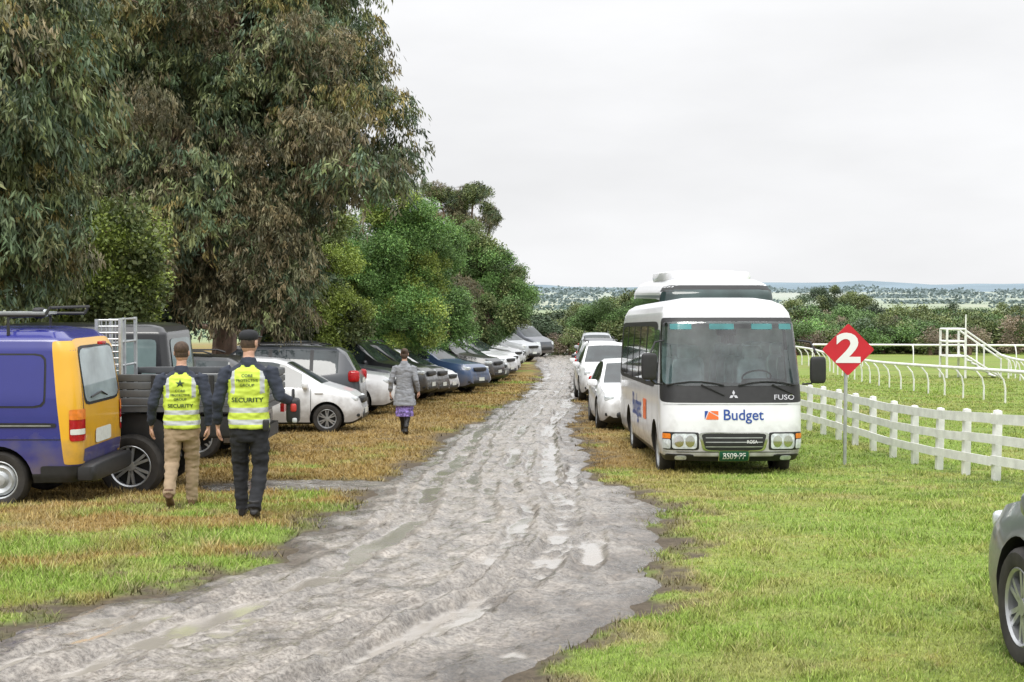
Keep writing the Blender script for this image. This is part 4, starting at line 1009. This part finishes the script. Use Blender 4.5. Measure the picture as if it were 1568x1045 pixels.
def person(name,loc,rot,cfg,hgt=1.8):
    S=hgt/1.8;mb=MB();hm_=MB()
    t=cfg
    def torso(secs,m,yo=0,n=28):
        V=[];F=[]
        for (z,a,b,cy) in secs:
            for k in range(n):
                an=2*math.pi*k/n;ca,sa=math.cos(an),math.sin(an)
                V.append((a*math.copysign(abs(ca)**.8,ca),cy+yo+b*math.copysign(abs(sa)**.85,sa),z))
        for i in range(len(secs)-1):
            for k in range(n):
                a=i*n+k;b=i*n+(k+1)%n;F.append((a,b,b+n,a+n))
        F.append(tuple(range(n-1,-1,-1)));F.append(tuple(range((len(secs)-1)*n,len(secs)*n)));mb.add(V,F,m,True)
    torso(t['torso'],t['jacket'])
    if 'vest' in t: torso(t['vest'],hiviz)
    if 'pelvis' in t: torso(t['pelvis'],t['pants'])
    if 'skirt' in t: torso(t['skirt'],skirtm)
    mb.tube([(0,-.0,1.44),(0,.005,1.52),(0,.015,1.60)],[.062,.055,.052],skin,12)
    mb.tube([(0,-.005,1.43),(0,-.005,1.50),(0,0,1.53)],[.10,.078,.07],t['jacket'],14)
    for sd in(-1,1):
        hp,kn,an_=t['leg'][0 if sd<0 else 1]
        hp=Vector(hp);kn=Vector(kn);an_=Vector(an_);to=t['toe'][0 if sd<0 else 1]
        r=t.get('legr',(.100,.080,.066,.064,.056))
        lm=t.get('legm',t['pants'])
        mb.tube([hp+Vector((0,0,.05)),hp,hp.lerp(kn,.5),kn,kn.lerp(an_,.35),kn.lerp(an_,.8),an_+(an_-kn).normalized()*.02],[r[0]*.9,r[0],(r[0]+r[1])/2,r[1],r[2]*1.05,r[3],r[3]*1.0],lm,14)
        dd=Vector(to).normalized();hl_=an_-dd*.05+Vector((0,0,-.045))
        mb.tube([an_+Vector((0,0,.06)),an_+Vector((0,0,-.01))],[.052,.05],t['shoe'],12)
        mb.tube([hl_-dd*.01,hl_+dd*.03,hl_+dd*.12,hl_+dd*.19,hl_+dd*.235],[(.035,.038),(.042,.046),(.046,.036),(.046,.027),(.03,.018)],t['shoe'],12)
        sh_,el,wr=[Vector(q) for q in t['arm'][0 if sd<0 else 1]]
        mb.tube([sh_+Vector((-sd*.05,0,.01)),sh_,sh_.lerp(el,.5),el,el.lerp(wr,.5),wr],[.064,.070,.062,.054,.050,.040],t['jacket'],14)
        hd=(wr-el).normalized()
        hand(hm_,wr+hd*.015,hd+Vector((0,.0,-.3)),Vector((-sd,.15,0)),(1 if sd<0 else -1),t['grip'][0 if sd<0 else 1])
    me=mb.mesh('p');me.validate()
    V0=[v.co.copy() for v in me.vertices];F0=[list(p.vertices) for p in me.polygons];M0=[me.materials[p.material_index] for p in me.polygons]
    bv=BVHTree.FromPolygons(V0,F0)
    bm=bmesh.new();bm.from_mesh(me);bmesh.ops.recalc_face_normals(bm,faces=bm.faces);bm.to_mesh(me);bm.free()
    o=finish('tmp',me);md=o.modifiers.new('r','REMESH');md.mode='VOXEL';md.voxel_size=.008
    ms=o.modifiers.new('s','SMOOTH');ms.iterations=4;ms.factor=.5
    r=evalmesh(o);D.objects.remove(o)
    out=MB();VN=[v.normal.copy() for v in r.vertices];V=[]
    for v,nn in zip(r.vertices,VN):
        p=v.co;q=Vector((p.x*7,p.y*7,p.z*13))
        a=.012*mnoise.noise(q)+.008*mnoise.noise(q*2.3)
        if p.z<.85: a+=.007*math.sin(p.z*70+3*mnoise.noise(q*.5))*max(0,mnoise.noise(q*.4)+.2)
        if p.z>1.5 or p.z<.1: a*=.15
        V.append(p+nn*a)
    MM=[];
    for p in r.polygons:
        c=p.center;_,_,i,_=bv.find_nearest(c);m_=M0[i] if i is not None else t['jacket']
        if m_ is hiviz:
            z=c.z
            if .905<z<.955 or 1.02<z<1.07 : m_=silv
            if z>1.20 and .118<abs(c.x)<.158 : m_=silv
        MM.append(m_)
    out.add(V,[list(p.vertices) for p in r.polygons],MM,True)
    bv2=BVHTree.FromPolygons(V,[list(p.vertices) for p in r.polygons])
    head(out,(0,.03,1.675),t.get('yaw',0),t.get('hair',hairb),t.get('cap',False),t.get('bun',False))
    out.add(hm_.v,hm_.f,skin,True)
    for (st,sz,zc) in t.get('text',()):
        TV,TF=text_mesh(st,sz,off=.02);OV=[]
        for v in TV:
            x=v[0]*1.12;z=zc+v[1];h=bv2.ray_cast(Vector((x,-1,z)),Vector((0,1,0)))[0]
            OV.append((x,(h.y if h else -.14)-.008,z))
        out.add(OV,TF,vtext,False)
    for fn in t.get('extra',()): fn(out)
    ob=out.obj(name,(loc[0],loc[1],gzf(*loc)),rot,60);ob.scale=(S,S,S);return ob
TOR=[(.86,.170,.115,0),(.95,.172,.12,0),(1.08,.168,.118,0),(1.22,.185,.125,0),(1.34,.20,.125,0),(1.42,.18,.108,0),(1.48,.10,.075,0)]
VST=[(.87,.192,.135,0),(.98,.190,.137,0),(1.1,.184,.134,0),(1.22,.192,.138,0),(1.33,.192,.138,0),(1.41,.170,.122,0),(1.465,.10,.088,0)]
PEL=[(.74,.12,.09,0),(.82,.168,.115,0),(.92,.168,.115,0)]
def bag(mb):
    mb.sbox((.40,.16,1.02),(.13,.16,.24),trim,.35);mb.tube([(.40,.10,1.13),(.40,.12,1.22),(.40,.20,1.22),(.40,.22,1.13)],.01,trim,6)
    mb.sbox((.41,.10,1.05),(.06,.08,.08),mat('red_strap',(.5,.04,.03),.5),.5);mb.sbox((.42,.1,.93),(.05,.06,.05),silv,.6)
def radio(mb): mb.sbox((.17,-.10,.90),(.06,.05,.11),trim,.4)
person('security_guard',(-2.52,13.6),rd(3),dict(torso=TOR,vest=VST,pelvis=PEL,jacket=navy,pants=blk,shoe=bboot,cap=True,yaw=rd(-25),
  leg=[((-.09,0,.88),(-.10,.12,.49),(-.085,.10,.10)),((.09,0,.88),(.10,.03,.48),(.07,-.20,.14))],toe=[(0,1,0),(0,.92,-.28)],
  arm=[((-.215,0,1.40),(-.285,-.05,1.13),(-.30,.04,.90)),((.215,0,1.40),(.30,-.06,1.16),(.38,.14,1.12))],grip=[False,True],
  text=[('CORE',.036,1.37),('PROTECTIVE',.032,1.325),('GROUP',.036,1.28),('SECURITY',.060,1.14)],extra=[bag,radio]),1.82)
person('security_guard',(-3.42,14.7),rd(6),dict(torso=TOR,vest=VST,pelvis=PEL,jacket=navy,pants=khaki,shoe=boot,yaw=rd(-8),
  leg=[((-.09,0,.88),(-.11,.0,.49),(-.10,-.30,.20)),((.09,0,.88),(.09,.13,.49),(.08,.16,.10))],toe=[(0,.75,-.6),(0,1,0)],
  arm=[((-.215,0,1.40),(-.30,-.05,1.13),(-.33,.06,.90)),((.215,0,1.40),(.285,-.08,1.14),(.28,-.03,.90))],grip=[False,False],
  text=[('CORE',.036,1.275),('PROTECTIVE',.032,1.23),('GROUP',.036,1.185),('SECURITY',.054,1.115),('★',.09,1.35)]),1.74)
person('walking_woman',(-2.09,27.6),rd(-4),dict(torso=[(.62,.235,.17,-.01),(.8,.215,.155,0),(.95,.185,.135,0),(1.1,.16,.118,0),(1.24,.17,.118,0),(1.35,.175,.112,0),(1.42,.15,.1,0),(1.48,.09,.072,0)],
  skirt=[(.40,.19,.15,0),(.60,.18,.14,0),(.85,.15,.11,0)],jacket=greyc,pants=skirtm,legm=bboot,shoe=bboot,hair=hairb,bun=True,
  leg=[((-.07,0,.85),(-.07,.10,.47),(-.05,.16,.10)),((.07,0,.85),(.07,.0,.46),(.05,-.16,.15))],toe=[(0,1,0),(0,.85,-.4)],legr=(.08,.06,.055,.05,.04),
  arm=[((-.19,0,1.39),(-.27,-.05,1.13),(-.30,.05,.90)),((.19,0,1.39),(.25,-.06,1.14),(.28,.06,.92))],grip=[False,False]),1.70)
# ---------------------------------------------------------------- light / world / camera
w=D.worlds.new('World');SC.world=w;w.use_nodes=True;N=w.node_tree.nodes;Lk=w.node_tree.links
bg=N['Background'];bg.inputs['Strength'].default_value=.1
sky=N.new('ShaderNodeTexSky');sky.sky_type='NISHITA';sky.sun_disc=False;sky.sun_elevation=rd(50);sky.sun_rotation=rd(200)
hs=N.new('ShaderNodeHueSaturation');hs.inputs['Saturation'].default_value=.15;Lk.new(sky.outputs[0],hs.inputs['Color'])
tc=N.new('ShaderNodeTexCoord');sx=N.new('ShaderNodeSeparateXYZ');Lk.new(tc.outputs['Generated'],sx.inputs[0])
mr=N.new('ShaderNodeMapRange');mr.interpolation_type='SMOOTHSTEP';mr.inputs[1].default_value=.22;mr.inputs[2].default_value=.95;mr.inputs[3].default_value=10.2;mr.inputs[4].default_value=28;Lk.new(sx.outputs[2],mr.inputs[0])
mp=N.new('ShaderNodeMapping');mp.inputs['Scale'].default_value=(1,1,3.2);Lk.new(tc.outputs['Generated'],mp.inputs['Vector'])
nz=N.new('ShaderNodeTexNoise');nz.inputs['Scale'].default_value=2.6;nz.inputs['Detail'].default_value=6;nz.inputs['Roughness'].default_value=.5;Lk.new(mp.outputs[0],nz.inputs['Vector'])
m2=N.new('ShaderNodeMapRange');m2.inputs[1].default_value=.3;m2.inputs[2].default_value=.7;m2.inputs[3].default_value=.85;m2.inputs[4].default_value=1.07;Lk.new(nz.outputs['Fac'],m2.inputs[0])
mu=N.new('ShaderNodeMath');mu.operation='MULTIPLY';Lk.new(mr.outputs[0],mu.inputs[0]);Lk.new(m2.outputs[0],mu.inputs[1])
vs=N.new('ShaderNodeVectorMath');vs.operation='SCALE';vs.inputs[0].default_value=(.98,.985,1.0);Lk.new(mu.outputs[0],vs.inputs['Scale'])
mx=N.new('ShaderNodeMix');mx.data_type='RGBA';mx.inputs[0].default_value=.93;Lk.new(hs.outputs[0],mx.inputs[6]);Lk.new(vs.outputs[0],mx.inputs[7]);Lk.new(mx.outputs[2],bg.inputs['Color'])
sl=D.lights.new('sun','SUN');sl.energy=1.4;sl.angle=rd(22);sl.color=(1,.97,.92);so=D.objects.new('sun',sl);COLL.objects.link(so)
so.rotation_euler=(rd(38),rd(-12),0)
cam=D.cameras.new('camera');cam.lens=50;cam.sensor_width=36;cam.clip_end=9000;cam.clip_start=.1
co=D.objects.new('camera',cam);COLL.objects.link(co);co.location=(0,0,CAMZ);co.rotation_euler=(rd(90)-math.atan(72.5/2178),0,0)
SC.camera=co
SC.view_settings.view_transform='Standard';SC.view_settings.look='None';SC.view_settings.exposure=0
